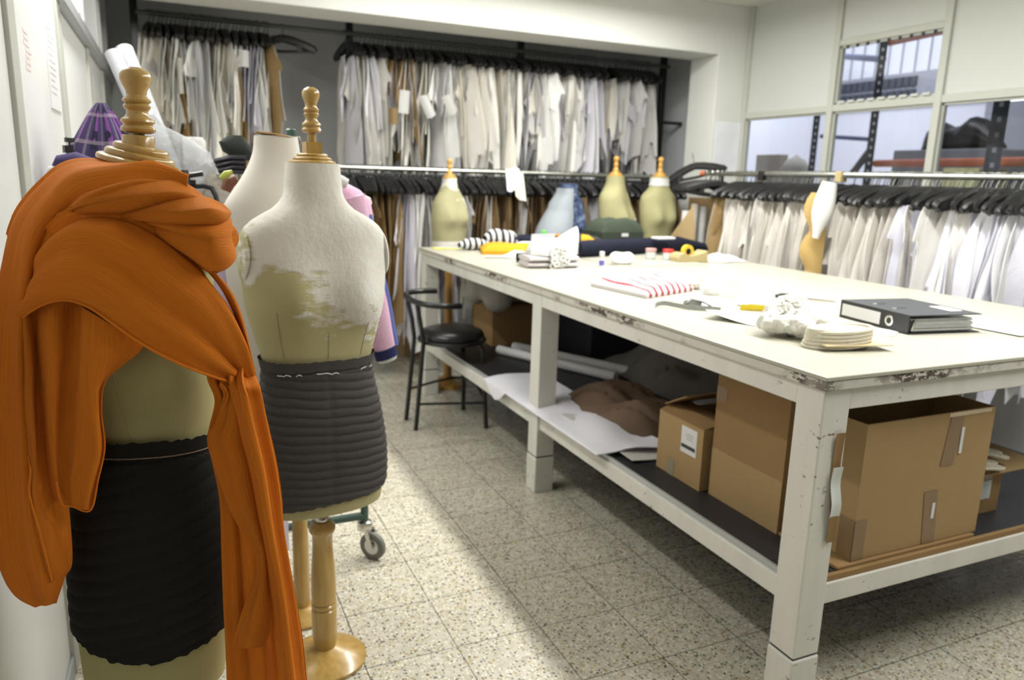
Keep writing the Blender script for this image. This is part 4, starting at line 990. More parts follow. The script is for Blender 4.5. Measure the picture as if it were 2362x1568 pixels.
# busts behind the table
def bust(label, px, py, Y, sc, rz, mat, z0=.0, fin=True, band=None, keys=None, bustp=(.045, .075, 1.08, .058, .06), stand=True, hz=.62, wx=1.0, dx=1.0):
    p = at(px, py, Y); t = thing('dress_form', label, 'dress form', (p.x, Y, p.z-1.415*sc), math.radians(rz))
    K = [(k[0]*sc, k[1]*sc*wx, k[2]*sc*dx, k[3]*sc*dx, k[4]*sc*.0, k[5]) for k in (keys or [k for k in KA if k[0] >= hz])]
    bp = (bustp[0]*sc, bustp[1]*sc, bustp[2]*sc, bustp[3]*sc, bustp[4]*sc)
    obj('torso', body(K, bp, 40, 44), mat, t)
    if band: obj('waist_band', MB().loft([[body_pt(K, None, lerp(band[0], band[1], i/4)*sc, 2*PI*k/40, .004) for k in range(40)] for i in range(5)], cap=False), CREAM, t)
    mb = MB(); tiers(mb, .060*sc, 1.405*sc, .03*sc); obj('neck_cap', mb, WOODY, t)
    if fin: mb = MB(); knob(mb, 1.43*sc, .95*sc, zs=1.0); obj('finial', mb, WOODY, t)
    if stand:
        g = t.location.z
        mb = MB().lathe([(.028, -g+.03), (.03, -g+.3), (.02, -g+.5), (.02, hz*sc+.01)], 14); obj('stand_pole', mb, WOODY, t)
        mb = MB().lathe([(.12, -g), (.12, -g+.015), (.03, -g+.05)], 24); obj('stand_base', mb, WOODY, t)
    return t
t = bust('khaki bust turned sideways with white square sticker on its breast', 1420, 403, 4.74, .90, 36, LINENF, hz=.62, wx=1.2, dx=1.15, bustp=(.06, .075, 1.06, .058, .07))
K3 = [(k[0]*.9, k[1]*.9*1.2, k[2]*.9*1.15, k[3]*.9*1.15, 0, 0) for k in KA]
p = body_pt(K3, (.06*.9, .075*.9, 1.06*.9, .058*.9, .07*.9), .945, -PI/2+.30, .002)
mb = MB().box((p.x, p.y-.002, p.z), (.042, .004, .05), math.radians(8)); obj('white_sticker', mb, WHITEPAPER, t, False)
t4 = bust('khaki bust facing forward with white neck band, beside the pillar', 1522, 405, 4.73, .92, 6, LINENF, hz=.62, wx=1.2)
obj('neck_band', MB().loft([[body_pt([(k[0]*.92, k[1]*.92*1.2, k[2]*.92, k[3]*.92, 0, 0) for k in KA], None, lerp(1.335, 1.395, i/3)*.92, 2*PI*k/36, .004) for k in range(36)] for i in range(4)], cap=False), WHITECLOTH, t4)
KS = [(1.405, .055, .06, .058, 0, 0), (1.36, .058, .062, .06, 0, 0), (1.30, .085, .075, .075, 0, 0), (1.24, .13, .09, .09, 0, 0), (1.18, .155, .10, .10, 0, 0), (1.08, .168, .11, .10, 0, 0), (.99, .160, .11, .10, 0, 0), (.90, .150, .105, .10, 0, 0), (.80, .146, .10, .10, 0, 0)]
bust('small patched bust with cream waist band at the far end of the table', 1037, 408, 4.755, .80, 20, LINENFT, band=(.90, .82), keys=KS, hz=.80)
# denim draped form
p = at(1312, 425, 4.74); sc = .88; t5 = thing('dress_form', 'headless form draped half in grey linen, half in blue denim', 'dress form', (p.x, 4.74, p.z-1.40*sc), math.radians(20))
K5 = [(k[0]*sc, k[1]*sc*1.2, k[2]*sc, k[3]*sc, 0, 0) for k in KA if k[0] >= .62]
obj('torso', body(K5, (.04*sc, .075*sc, 1.08*sc, .058*sc, .06*sc), 40, 44), DENIM, t5)
mb = MB(); P = []
for i in range(15):
    u = i/14; th = -PI/2-.25-u*(PI*.9); col = []
    for j in range(19):
        v = j/18; z = lerp(1.37, .66, v)*sc; q = body_pt(K5, None, z, th, .012+.010*math.sin(u*9+v*3))
        if v > .25: q += Vector((math.cos(th), math.sin(th), 0))*(.15*math.sin(PI*min(1, u*1.15))*(math.sin(PI*min(1, (v-.2)*1.15)))**1.2)
        col.append(q)
    P.append(col)
mb.sheet(P, .004); obj('grey_linen_drape', mb, LTDENIM, t5)
g = t5.location.z; obj('stand_pole', MB().lathe([(.028, -g+.03), (.03, -g+.3), (.02, .62*sc+.01)], 14), WOODY, t5); obj('stand_base', MB().lathe([(.12, -g), (.12, -g+.015), (.03, -g+.05)], 24), WOODY, t5)
p = at(1505, 520, 4.72)

# ------------------------------------------------------------------ the orange scarf
sc_mb = MB()
def patch(rows, nu=72, nv=34, folds=(), th=.0022):
    """rows: list along the length, each a list of (px, py, depth) control points across"""
    G = [[at(*q) for q in r] for r in rows]; P = []
    for i in range(nu):
        u = i/(nu-1); cross = [cr([r[k] for r in G], u) for k in range(len(G[0]))]; P.append([cr(cross, j/(nv-1)) for j in range(nv)])
    if folds:
        Q = []
        for i in range(nu):
            col = []
            for j in range(nv):
                du = P[min(i+1, nu-1)][j]-P[max(i-1, 0)][j]; dv = P[i][min(j+1, nv-1)]-P[i][max(j-1, 0)]
                n = du.cross(dv); n = n.normalized() if n.length > 1e-9 else Vector((0, -1, 0))
                if n.y > 0: n = -n
                u, v = i/(nu-1), j/(nv-1); h = 1.5*sum(a*math.sin(fv*v+fu*u+p) for a, fv, fu, p in folds)*min(1, 6*v*(1-v)+.15)*min(1, 9*(1-u)+.1)
                col.append(P[i][j]+n*h)
            Q.append(col)
        P = Q
    sc_mb.sheet(P, th)
# band 1: round the neck, over the left shoulder and down to the bottom left
patch([[(415, 440, 1.46), (430, 412, 1.33), (432, 424, 1.285), (428, 438, 1.29)],
       [(355, 400, 1.52), (360, 376, 1.38), (350, 398, 1.30), (330, 428, 1.275)],
       [(265, 392, 1.54), (268, 374, 1.40), (262, 405, 1.30), (255, 448, 1.27)],
       [(175, 400, 1.55), (165, 377, 1.42), (180, 425, 1.31), (200, 476, 1.29)],
       [(115, 450, 1.53), (98, 426, 1.42), (130, 475, 1.33), (168, 520, 1.33)],
       [(60, 530, 1.52), (42, 502, 1.42), (82, 545, 1.33), (140, 590, 1.345)],
       [(30, 640, 1.50), (16, 605, 1.41), (60, 650, 1.32), (125, 690, 1.36)],
       [(12, 740, 1.50), (1, 705, 1.40), (45, 750, 1.315), (125, 790, 1.365)],
       [(5, 870, 1.48), (-10, 850, 1.38), (42, 880, 1.305), (132, 900, 1.36)],
       [(2, 1010, 1.45), (-12, 1000, 1.37), (45, 1030, 1.30), (145, 1050, 1.345)],
       [(3, 1160, 1.42), (-10, 1160, 1.36), (55, 1180, 1.295), (160, 1190, 1.33)],
       [(5, 1265, 1.40), (-4, 1275, 1.355), (70, 1285, 1.295), (166, 1295, 1.325)],
       [(40, 1345, 1.37), (32, 1365, 1.345), (84, 1345, 1.30), (150, 1330, 1.325)],
       [(72, 1385, 1.35), (78, 1398, 1.34), (100, 1396, 1.32), (130, 1390, 1.33)]],
      110, 40, ((.004, 14, 3, 0), (.003, 23, -4, 1)))
# back of the neck roll, so that the cowl closes behind
bk = []
for k in range(13):
    a = lerp(.15, PI-.1, k/12); r = .115+.008*math.sin(k*2); bk.append((-.045+r*math.cos(a), 1.46+r*math.sin(a)*.9, 1.30+.012*math.sin(k*1.7)))
bk = [Vector(q) for q in bk]; sc_mb.tube([cr(bk, k/40) for k in range(41)], [.012+.028*math.sin(PI*k/40)**.6+.004*math.sin(k*.7) for k in range(41)], 14, sq=1.2)
# band 2
patch([[(118, 512, 1.36), (128, 500, 1.335), (150, 497, 1.33), (170, 505, 1.345)],
       [(165, 482, 1.305), (178, 478, 1.29), (195, 484, 1.29), (215, 492, 1.31)],
       [(232, 446, 1.285), (238, 462, 1.265), (250, 478, 1.27), (265, 495, 1.30)],
       [(320, 424, 1.285), (322, 445, 1.25), (325, 468, 1.26), (328, 492, 1.29)],
       [(395, 418, 1.29), (398, 438, 1.255), (396, 458, 1.262), (392, 482, 1.285)],
       [(435, 428, 1.305), (448, 446, 1.275), (450, 460, 1.275), (448, 474, 1.29)],
       [(468, 452, 1.34), (480, 462, 1.32), (484, 468, 1.32), (486, 478, 1.325)]],
      80, 28, ((.0025, 9, 2, .5),))
# band 3: the lobe that ends in the open loop on the right
patch([[(262, 500, 1.30), (270, 502, 1.29), (285, 506, 1.30)],
       [(320, 486, 1.27), (325, 496, 1.255), (335, 508, 1.275)],
       [(383, 468, 1.26), (388, 490, 1.235), (395, 516, 1.26)],
       [(432, 458, 1.265), (440, 484, 1.225), (445, 520, 1.25)],
       [(470, 455, 1.285), (488, 480, 1.228), (490, 520, 1.25)],
       [(494, 462, 1.30), (518, 488, 1.26), (512, 514, 1.265)],
       [(508, 470, 1.34), (528, 486, 1.33), (520, 505, 1.33)],
       [(500, 464, 1.37), (520, 476, 1.38), (524, 492, 1.38)]],
      80, 26, ((.0022, 7, 2, 1.2),))
# band 4: the drooping lobe of the cowl below it
patch([[(300, 502, 1.31), (310, 508, 1.30), (318, 516, 1.305), (322, 522, 1.31)],
       [(365, 512, 1.275), (372, 524, 1.26), (378, 540, 1.265), (384, 556, 1.285)],
       [(430, 516, 1.26), (436, 540, 1.235), (440, 568, 1.25), (440, 594, 1.28)],
       [(485, 512, 1.262), (494, 545, 1.228), (492, 588, 1.24), (478, 625, 1.275)],
       [(518, 503, 1.29), (534, 545, 1.265), (530, 592, 1.27), (494, 632, 1.295)],
       [(525, 500, 1.35), (541, 545, 1.34), (535, 590, 1.345), (500, 628, 1.35)],
       [(500, 505, 1.40), (520, 545, 1.41), (515, 590, 1.41), (490, 625, 1.40)]],
      80, 32, ((.0040, 8, 2, .3),))
# hollow lining between the bands
patch([[(120, 485, 1.40), (110, 560, 1.40)], [(250, 440, 1.36), (250, 560, 1.37)], [(400, 430, 1.345), (420, 600, 1.355)], [(500, 470, 1.40), (500, 640, 1.385)]], 30, 10)
# the diagonal sheet over the chest
patch([[(92, 600, 1.385), (78, 600, 1.36), (58, 680, 1.345), (44, 755, 1.345)],
       [(120, 545, 1.365), (105, 545, 1.33), (75, 640, 1.315), (58, 728, 1.315)],
       [(170, 506, 1.33), (160, 500, 1.30), (130, 600, 1.29), (105, 700, 1.295)],
       [(235, 498, 1.31), (228, 492, 1.285), (190, 590, 1.27), (155, 692, 1.282)],
       [(300, 512, 1.30), (292, 510, 1.275), (252, 610, 1.262), (208, 710, 1.275)],
       [(362, 546, 1.292), (352, 546, 1.268), (315, 650, 1.258), (268, 752, 1.270)],
       [(422, 592, 1.29), (412, 595, 1.268), (376, 700, 1.258), (332, 796, 1.270)],
       [(480, 648, 1.298), (468, 650, 1.275), (442, 748, 1.266), (408, 836, 1.276)],
       [(530, 722, 1.312), (520, 724, 1.292), (502, 800, 1.282), (478, 864, 1.286)],
       [(567, 802, 1.325), (558, 804, 1.308), (548, 848, 1.298), (530, 880, 1.298)],
       [(594, 890, 1.33), (590, 888, 1.32), (586, 889, 1.312), (578, 889, 1.31)]],
      120, 44, ((.0034, 15, 2, 0), (.0018, 27, -3, 1.5), (.005, 6, 5, 2)))
# rolled hem of that sheet
hem = [(44, 755, 1.343), (58, 728, 1.313), (105, 700, 1.293), (155, 692, 1.28), (208, 710, 1.273), (268, 752, 1.268), (332, 796, 1.268), (408, 836, 1.274), (478, 864, 1.284), (530, 880, 1.296), (588, 890, 1.312)]
hm = [at(*q) for q in hem]; sc_mb.tube([cr(hm, k/70) for k in range(71)], .0022, 6)
# second drape line: gathered fold between cowl and diagonal sheet
patch([[(395, 572, 1.285), (405, 568, 1.272), (418, 575, 1.28)], [(450, 600, 1.282), (462, 600, 1.262), (482, 618, 1.278)], [(500, 650, 1.29), (512, 650, 1.272), (530, 668, 1.29)], [(535, 712, 1.308), (546, 712, 1.292), (558, 730, 1.308)], [(565, 790, 1.322), (572, 795, 1.31), (578, 812, 1.322)], [(588, 870, 1.332), (591, 875, 1.326), (594, 886, 1.33)]], 60, 14)
# left hanging panel under the diagonal sheet
patch([[(80, 698, 1.345), (120, 690, 1.315), (180, 700, 1.316), (214, 722, 1.292), (330, 795, 1.292)],
       [(85, 800, 1.34), (120, 795, 1.302), (180, 800, 1.308), (212, 812, 1.284), (318, 815, 1.296)],
       [(92, 890, 1.34), (122, 885, 1.298), (175, 888, 1.309), (208, 890, 1.284), (240, 885, 1.302)],
       [(98, 960, 1.338), (122, 955, 1.297), (172, 958, 1.312), (214, 955, 1.287), (233, 950, 1.305)],
       [(106, 1040, 1.33), (124, 1035, 1.296), (170, 1040, 1.312), (220, 1040, 1.288), (241, 1030, 1.305)],
       [(116, 1110, 1.322), (130, 1105, 1.296), (165, 1110, 1.308), (205, 1115, 1.291), (226, 1105, 1.304)],
       [(130, 1155, 1.314), (142, 1160, 1.298), (168, 1168, 1.303), (195, 1175, 1.298), (209, 1176, 1.304)]],
      80, 40, ((.004, 10, 2, 0), (.002, 22, 2, 1)))
# narrow hanging fold at the far left
patch([[(44, 755, 1.345), (56, 735, 1.315), (72, 722, 1.325)], [(52, 850, 1.33), (64, 845, 1.30), (80, 840, 1.32)], [(52, 930, 1.325), (64, 925, 1.296), (82, 920, 1.318)], [(56, 1010, 1.32), (72, 1005, 1.292), (84, 1000, 1.315)], [(66, 1080, 1.315), (76, 1080, 1.290), (86, 1075, 1.31)], [(66, 1140, 1.315), (76, 1145, 1.290), (100, 1150, 1.31)], [(82, 1220, 1.31), (92, 1225, 1.288), (128, 1225, 1.308)], [(100, 1300, 1.31), (112, 1305, 1.290), (152, 1290, 1.31)], [(114, 1336, 1.312), (124, 1338, 1.298), (158, 1310, 1.312)]], 70, 16)
def hemline(pts, r=.0017):
    h = [at(*q) for q in pts]; n = len(h)*7; sc_mb.tube([cr(h, k/n) for k in range(n+1)], r, 6)
hemline([(330, 795, 1.303), (280, 835, 1.303), (240, 885, 1.304), (233, 950, 1.304), (241, 1030, 1.304), (226, 1105, 1.303), (209, 1176, 1.302), (168, 1168, 1.301), (142, 1160, 1.297), (130, 1110, 1.295)])
hemline([(44, 755, 1.343), (50, 850, 1.327), (53, 930, 1.322), (58, 1010, 1.316), (70, 1080, 1.29), (68, 1140, 1.289), (90, 1220, 1.287), (110, 1300, 1.288), (120, 1338, 1.296)])
hemline([(508, 884, 1.293), (526, 912, 1.286), (498, 975, 1.30), (481, 1010, 1.303), (490, 1058, 1.306), (524, 1156, 1.308), (562, 1230, 1.308), (590, 1275, 1.308), (593, 1322, 1.310), (560, 1411, 1.310), (540, 1488, 1.310)])
# right hanging panels
patch([[(470, 820, 1.31), (500, 830, 1.31), (530, 850, 1.32), (565, 870, 1.33)],
       [(480, 868, 1.305), (502, 880, 1.30), (530, 885, 1.31), (560, 888, 1.32)],
       [(500, 925, 1.315), (515, 925, 1.305), (530, 915, 1.315), (560, 915, 1.325)],
       [(480, 1008, 1.322), (505, 1005, 1.315), (535, 1000, 1.325), (575, 1000, 1.335)],
       [(490, 1060, 1.325), (520, 1062, 1.318), (555, 1060, 1.328), (590, 1060, 1.338)],
       [(508, 1150, 1.33), (540, 1150, 1.322), (580, 1150, 1.332), (610, 1150, 1.342)],
       [(512, 1260, 1.335), (552, 1260, 1.325), (600, 1260, 1.335), (635, 1260, 1.345)],
       [(516, 1380, 1.335), (560, 1380, 1.325), (615, 1380, 1.335), (655, 1380, 1.345)],
       [(522, 1500, 1.335), (570, 1500, 1.325), (630, 1500, 1.335), (670, 1500, 1.345)],
       [(526, 1640, 1.335), (580, 1640, 1.325), (640, 1640, 1.335), (690, 1640, 1.345)]],
      100, 36, ((.006, 13, 1, 0), (.003, 24, 1, 1)))
patch([[(508, 884, 1.295), (522, 890, 1.288), (540, 886, 1.292)],
       [(520, 912, 1.30), (530, 912, 1.288), (548, 905, 1.295)],
       [(498, 975, 1.302), (520, 975, 1.288), (556, 960, 1.295)],
       [(481, 1010, 1.305), (512, 1015, 1.288), (562, 1010, 1.295)],
       [(490, 1058, 1.308), (525, 1062, 1.288), (576, 1058, 1.295)],
       [(524, 1156, 1.31), (550, 1160, 1.290), (592, 1150, 1.297)],
       [(562, 1230, 1.31), (582, 1232, 1.292), (606, 1228, 1.30)],
       [(586, 1266, 1.312), (598, 1270, 1.294), (612, 1268, 1.302)],
       [(592, 1322, 1.312), (602, 1325, 1.295), (618, 1322, 1.302)],
       [(560, 1411, 1.312), (585, 1415, 1.292), (634, 1411, 1.30)],
       [(540, 1488, 1.312), (572, 1495, 1.294), (610, 1490, 1.302)]],
      100, 26, ((.003, 9, 2, 0),))
patch([[(530, 850, 1.315), (545, 855, 1.31), (565, 860, 1.318), (584, 872, 1.33)],
       [(532, 884, 1.29), (548, 889, 1.276), (572, 890, 1.282), (596, 892, 1.31)],
       [(538, 930, 1.298), (554, 930, 1.268), (580, 920, 1.290), (604, 918, 1.312)],
       [(554, 1000, 1.30), (570, 1000, 1.264), (592, 995, 1.294), (623, 990, 1.315)],
       [(574, 1079, 1.302), (590, 1080, 1.264), (610, 1075, 1.296), (641, 1070, 1.316)],
       [(586, 1150, 1.305), (602, 1150, 1.265), (622, 1148, 1.298), (652, 1145, 1.318)],
       [(600, 1232, 1.306), (615, 1232, 1.266), (634, 1230, 1.30), (658, 1225, 1.32)],
       [(624, 1369, 1.308), (641, 1370, 1.268), (658, 1368, 1.302), (682, 1366, 1.322)],
       [(636, 1470, 1.308), (654, 1470, 1.268), (674, 1470, 1.302), (699, 1468, 1.322)],
       [(646, 1568, 1.308), (666, 1568, 1.268), (686, 1568, 1.302), (709, 1566, 1.322)],
       [(656, 1650, 1.30), (674, 1650, 1.278), (696, 1650, 1.29), (718, 1650, 1.322)]],
      110, 30, ((.0045, 16, 1.5, .4), (.002, 29, 1, 1)))
sco = tag(obj('orange_scarf', sc_mb, SCARF, angle=75), 'long crinkled orange scarf wrapped round the near dress form', 'scarf')

# ------------------------------------------------------------------ rolling rack behind the forms
t = thing('rolling_rack', 'green tube rolling rack on castors behind the dress forms', 'rack', (.18, 2.56, 0)); tz = t
def loc(v): return Vector(v)-Vector(tz.location)
RY = 2.56
obj('base_bar', MB().tube([loc((-.20, RY, .165)), loc((.585, RY, .165))], .0145, 12), GREENTUBE, t)
obj('end_post', MB().tube([loc((.585, RY, .13)), loc((.585, RY, 1.22)), loc((.56, RY, 1.25))], .0145, 12), GREENTUBE, t)
obj('end_post', MB().tube([loc((-.19, RY, .13)), loc((-.19, RY, 1.50))], .0145, 12), GREENTUBE, t)
p = at(671, 297, RY)
mp = obj('middle_post', MB().tube([loc((p.x, RY, .165)), loc((p.x, RY, p.z-.03))], .0135, 12), GREENTUBE, t)
obj('post_cap', MB().lathe([(.016, 0), (.0165, .03), (.012, .034)], 14, loc((p.x, RY, p.z-.034))), GREENTUBE, mp)
obj('hanging_rail', MB().tube([loc((-.20, RY, 1.235)), loc((.59, RY, 1.235))], .0145, 12), GREENTUBE, t)
def caster(x, y, a):
    R_ = Matrix.Translation(loc((x, y, 0))) @ Matrix.Rotation(a, 4, 'Z')
    fk = MB().lathe([(.012, .148), (.026, .142), (.029, .128), (.027, .112), (.012, .108)], 20)
    for s in (-1, 1): fk.loft([[Vector((xx, s*yy, zz)) for xx, zz in ((-.012+.02, .118), (.016+.012, .118), (.045, .052), (.028, .048))] for yy in (.017, .020)])
    fk.xf(R_); c = obj('castor', fk, CHROME, t)
    Rw = R_ @ Matrix.Translation((.035, 0, .052)) @ Matrix.Rotation(PI/2, 4, 'X')
    w = MB().lathe([(.030, -.011), (.046, -.012), (.052, -.008), (.0525, 0), (.052, .008), (.046, .012), (.030, .011), (.03, -.011)], 32, cap=False); w.xf(Rw); obj('tyre', w, RUBBER, c)
    h = MB().lathe([(.006, -.0165), (.010, -.016), (.012, -.009), (.030, -.0105), (.031, 0), (.030, .0105), (.012, .009), (.010, .016), (.006, .0165)], 28); h.xf(Rw); obj('hub', h, CHROME, c)
caster(.585, RY, -.85); caster(-.19, RY, -.4)
# plaid shirt draped over the left post
pk = at(228, 238, 2.56); m = MB(); P = []
for i in range(61):
    a = 2*PI*i/60; col = []
    for j in range(25):
        v = j/24; r = .010+.165*v**.95+.026*math.sin(5*a+.6)*v+.014*math.sin(11*a+1+v*2)*v
        col.append(Vector((pk.x+.005+r*math.cos(a)*1.12-.01*v, 2.56+r*math.sin(a)*.75, pk.z-.42*v**1.15-.012*math.sin(3*a)*v)))
    P.append(col)
m.sheet(P, .003); pl = tag(obj('plaid_shirt', m, PLAID), 'purple plaid shirt draped over the rack post near the left wall', 'shirt')
a = at(132, 385, 2.45); b = at(215, 395, 2.45); m = MB()
m.tube([a, at(140, 376, 2.44), at(175, 372, 2.43), at(200, 385, 2.43), b], [.014, .022, .026, .03, .03], 12); obj('rolled_sleeve', m, PLAID, pl)
m = MB().tube([at(120, 425, 2.46), at(128, 398, 2.45), at(150, 392, 2.44), at(190, 405, 2.44)], [.02, .022, .026, .03], 12); tag(obj('white_fur_collar', m, WHITECLOTH), 'white fluffy collar below the plaid shirt, left of the scarf', 'collar')
m = MB().box(at(160, 323, 2.46), (.022, .012, .012), .5); m.box(at(157, 344, 2.46), (.022, .02, .02), .4); m.tube([at(150, 318, 2.46), at(166, 328, 2.46)], .004, 6); m.tube([at(160, 325, 2.465), at(160, 344, 2.465)], .003, 6)
tag(obj('clip_hanger', m, BLACK), 'black clip hanger end poking out left of the plaid shirt', 'hanger')
# white paper rolls leaning in the corner
for k, (a, b, r, l) in enumerate((((260, 122), (352, 330), .026, 'white paper roll leaning behind the left wooden finial, left one'), ((286, 114), (372, 330), .030, 'white paper roll leaning behind the left wooden finial, right one'))):
    A, B = at(*a, 3.0+.05*k), at(*b, 2.86); B = A+(B-A)*2.2
    if B.z < .03: B = A+(B-A)*((A.z-.03)/(A.z-B.z))
    d = (B-A).normalized(); m = MB().tube([A, B], r, 18, cap=False); m.tube([A, B], r*.75, 18, cap=True)
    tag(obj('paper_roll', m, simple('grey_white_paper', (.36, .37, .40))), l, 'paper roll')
# translucent bag and other clutter on the rack
def ring_blob(name, label, cat, pts, mat, n=20, wob=.15, seed=1, dep=.5):
    r = random.Random(seed); ph = [r.uniform(0, 6) for _ in range(4)]; rings = []
    for k, (px, py, Y, hw) in enumerate(pts):
        c = at(px, py, Y); rings.append([Vector((c.x+hw*(1+wob*math.sin(3*a+ph[0]+k)+wob*.6*math.sin(5*a+ph[1]+k*1.7))*math.cos(a), Y+hw*dep*(1+wob*math.sin(4*a+ph[2]+k))*math.sin(a), c.z)) for a in [2*PI*q/n for q in range(n)]])
    return tag(obj(name, MB().loft(rings), mat), label, cat)
ring_blob('plastic_bag', 'translucent plastic garment bag hanging between the two wooden finials', 'bag', [(350, 265, 2.66, .008), (358, 292, 2.66, .03), (385, 320, 2.66, .075), (405, 350, 2.66, .105), (418, 385, 2.66, .12), (420, 430, 2.66, .125), (425, 520, 2.66, .13), (430, 640, 2.66, .12)], BAG, 28, .10, 3)
ring_blob('white_cloth_roll', 'white rolled cloth standing behind the plastic bag', 'cloth', [(443, 316, 2.82, .03), (446, 325, 2.82, .036), (452, 380, 2.82, .036), (460, 440, 2.82, .034), (470, 560, 2.82, .034)], WHITECLOTH, 16, .05, 4, .9)
m = MB(); Y = 2.52
m.tube([at(404, 410, Y), at(436, 405, Y), at(468, 400, Y)], .0075, 8); m.tube([at(424, 392, Y), at(426, 405, Y), at(429, 420, Y), at(432, 428, Y)], [.012, .013, .014, .014], 8); m.box(at(437, 420, Y), (.035, .02, .014))
m.tube([at(436, 430, Y), at(470, 429, Y), at(488, 434, Y), at(498, 452, Y), at(503, 480, Y)], .0075, 8)
tag(obj('trouser_hanger', m, BLACK), 'black trouser hanger standing up beside the scarf', 'hanger')
m = MB(); R = random.Random(8)
for k in range(4):
    a = at(494+5*k, 372+11*k, 2.60); b = at(566, 364+11*k, 2.60); m.tube([a, (a+b)/2+Vector((0, -.01, .006)), b], .011, 8, sq=.7)
tag(obj('hanger_bundle', m, simple('glossy_black_plastic', (.02, .022, .03), .25)), 'bundle of glossy black hangers left of the cream form neck', 'hanger')
ring_blob('dark_cloth', 'dark cloth lump hanging behind the black hanger bundle', 'cloth', [(545, 312, 2.7, .02), (540, 328, 2.7, .045), (550, 350, 2.7, .05), (560, 370, 2.7, .02)], simple('dark_green_cloth', (.02, .025, .02), .9), 14, .1, 6)
ring_blob('grey_hood', 'grey hooded garment hanging behind the orange cowl', 'garment', [(500, 402, 2.62, .03), (500, 425, 2.62, .05), (500, 470, 2.62, .055), (500, 560, 2.62, .06)], GREYC, 18, .1, 9)
m = MB().tube([at(508, 412, 2.5), at(522, 402, 2.5), at(536, 396, 2.5)], [.007, .012, .006], 8); tag(obj('green_pouch', m, simple('yellow_green_vinyl', (.32, .36, .06), .4)), 'small yellow green pouch beside the cream form neck', 'pouch')
m = MB().tube([at(520, 440, 2.53), at(528, 420, 2.53), at(545, 412, 2.53)], [.016, .02, .016], 10); tag(obj('brown_strap', m, simple('brown_leather', (.14, .05, .02), .5)), 'brown and black strap peeking out left of the cream form', 'strap')
# pink jacket
t = thing('pink_jacket', 'pink fleece jacket with blue sleeve panel behind the taped form', 'jacket', (.44, 2.50, 0)); tz = t
rings = []
for z, hw, d, cx in ((1.372, .05, .03, .0), (1.365, .09, .04, 0), (1.345, .13, .05, 0), (1.31, .165, .06, 0), (1.25, .175, .065, 0), (1.1, .165, .065, 0), (.95, .165, .065, 0), (.80, .17, .065, 0)):
    rings.append([Vector((cx+hw*math.cos(a), d*math.sin(a)*(1+.12*math.sin(5*a+z*9)), z)) for a in [2*PI*k/30 for k in range(30)]])
obj('body', MB().loft(rings), PINKC, t)
Y = 2.44
def sl(off, r0, r1, k0=0, k1=1, n=14):
    pts = [at(806, 455, Y), at(822, 520, Y), at(842, 610, Y), at(866, 700, Y), at(880, 770, Y), at(888, 803, Y)]; out = []
    for i in range(n): out.append(loc(cr(pts, lerp(k0, k1, i/(n-1)))+Vector(off)))
    return out, [lerp(r0, r1, i/(n-1)) for i in range(n)]
a, r = sl((0, 0, 0), .050, .036); obj('sleeve', MB().tube(a, r, 16, sq=.7), PINKC, t)
a, r = sl((.026, .012, .0), .036, .026, .15, .97); obj('blue_panel', MB().tube(a, r, 16, sq=.8), BLUEC, t)
c0, c1 = loc(at(886, 803, Y)), loc(at(893, 824, Y)); obj('cuff', MB().tube([c0, c1], [.040, .039], 18, sq=.7), NAVYC, t)
obj('fur_lining', MB().tube([c1, c1+(c1-c0)*.35], [.036, .030], 16, sq=.7), WHITECLOTH, t)
obj('collar', MB().tube([loc(at(745, 425, Y)), loc(at(778, 414, Y)), loc(at(800, 424, Y))], [.02, .022, .016], 10), WHITECLOTH, t)
m = MB().lathe([(.001, -.024), (.018, -.016), (.023, 0), (.018, .016), (.001, .024)], 14, at(843, 467, 2.60)); tag(obj('white_pompom', m, WHITECLOTH), 'small white fluffy ball beside the pink jacket shoulder', 'pompom')
m = MB(); P = [[Vector((lerp(-.02, .30, u), 2.44+.02*math.sin(u*14), lerp(1.22, .12, v)+.02*math.sin(u*9)*v)) for v in [j/12 for j in range(13)]] for u in [i/24 for i in range(25)]]
m.sheet(P, .004); tag(obj('white_garment', m, LILAC), 'long pale lilac garment hanging between the two front forms', 'garment')
m = MB(); P = [[Vector((lerp(-.03, .10, u), 2.0+.02*math.sin(u*12), lerp(1.0, .34, v)+.015*math.sin(u*11)*v)) for v in [j/10 for j in range(11)]] for u in [i/16 for i in range(17)]]

# ------------------------------------------------------------------ things on the table
B0 = TZ
tag(obj('cutting_board', MB().b2((2.16, 3.40, B0), (2.74, 4.0, B0+.004)), TOP, None, False, .001), 'thin cream board lying on the table under the tape dispenser', 'board')
Z2 = B0+.0042
# ring binder
t = thing('ring_binder', 'black lever arch binder lying on the table', 'binder', (2.125, 1.765, B0), math.radians(-8)); bw, bl, bh = .285, .315, .062
obj('back_cover', MB().b2((0, -bl/2, 0), (bw, bl/2, .0035)), BLACK, t, False, .001); obj('front_cover', MB().b2((0, -bl/2, bh-.0035), (bw, bl/2, bh)), simple('binder_cover', (.05, .055, .062), .45), t, False, .001)
sp = obj('spine', MB().b2((-.003, -bl/2, 0), (.0, bl/2, bh)), BLACK, t, False, .001)
obj('spine_label', MB().b2((-.0042, -.035, .010), (-.0032, bl/2-.012, bh-.012)), WHITEPAPER, sp, False)
mm = Matrix.Translation((-.0035, -.075, bh/2)) @ Matrix.Rotation(-PI/2, 4, 'Y'); m = MB().lathe([(.0105, 0), (.0105, .0015), (.016, .002), (.018, .001), (.018, 0)], 28, cap=False); m.xf(mm); obj('finger_ring', m, CHROME, sp)
m = MB().lathe([(.0001, .0002), (.0105, .0003)], 24); m.xf(mm); obj('finger_hole', m, BLACK, sp)
m = MB(); R = random.Random(6)
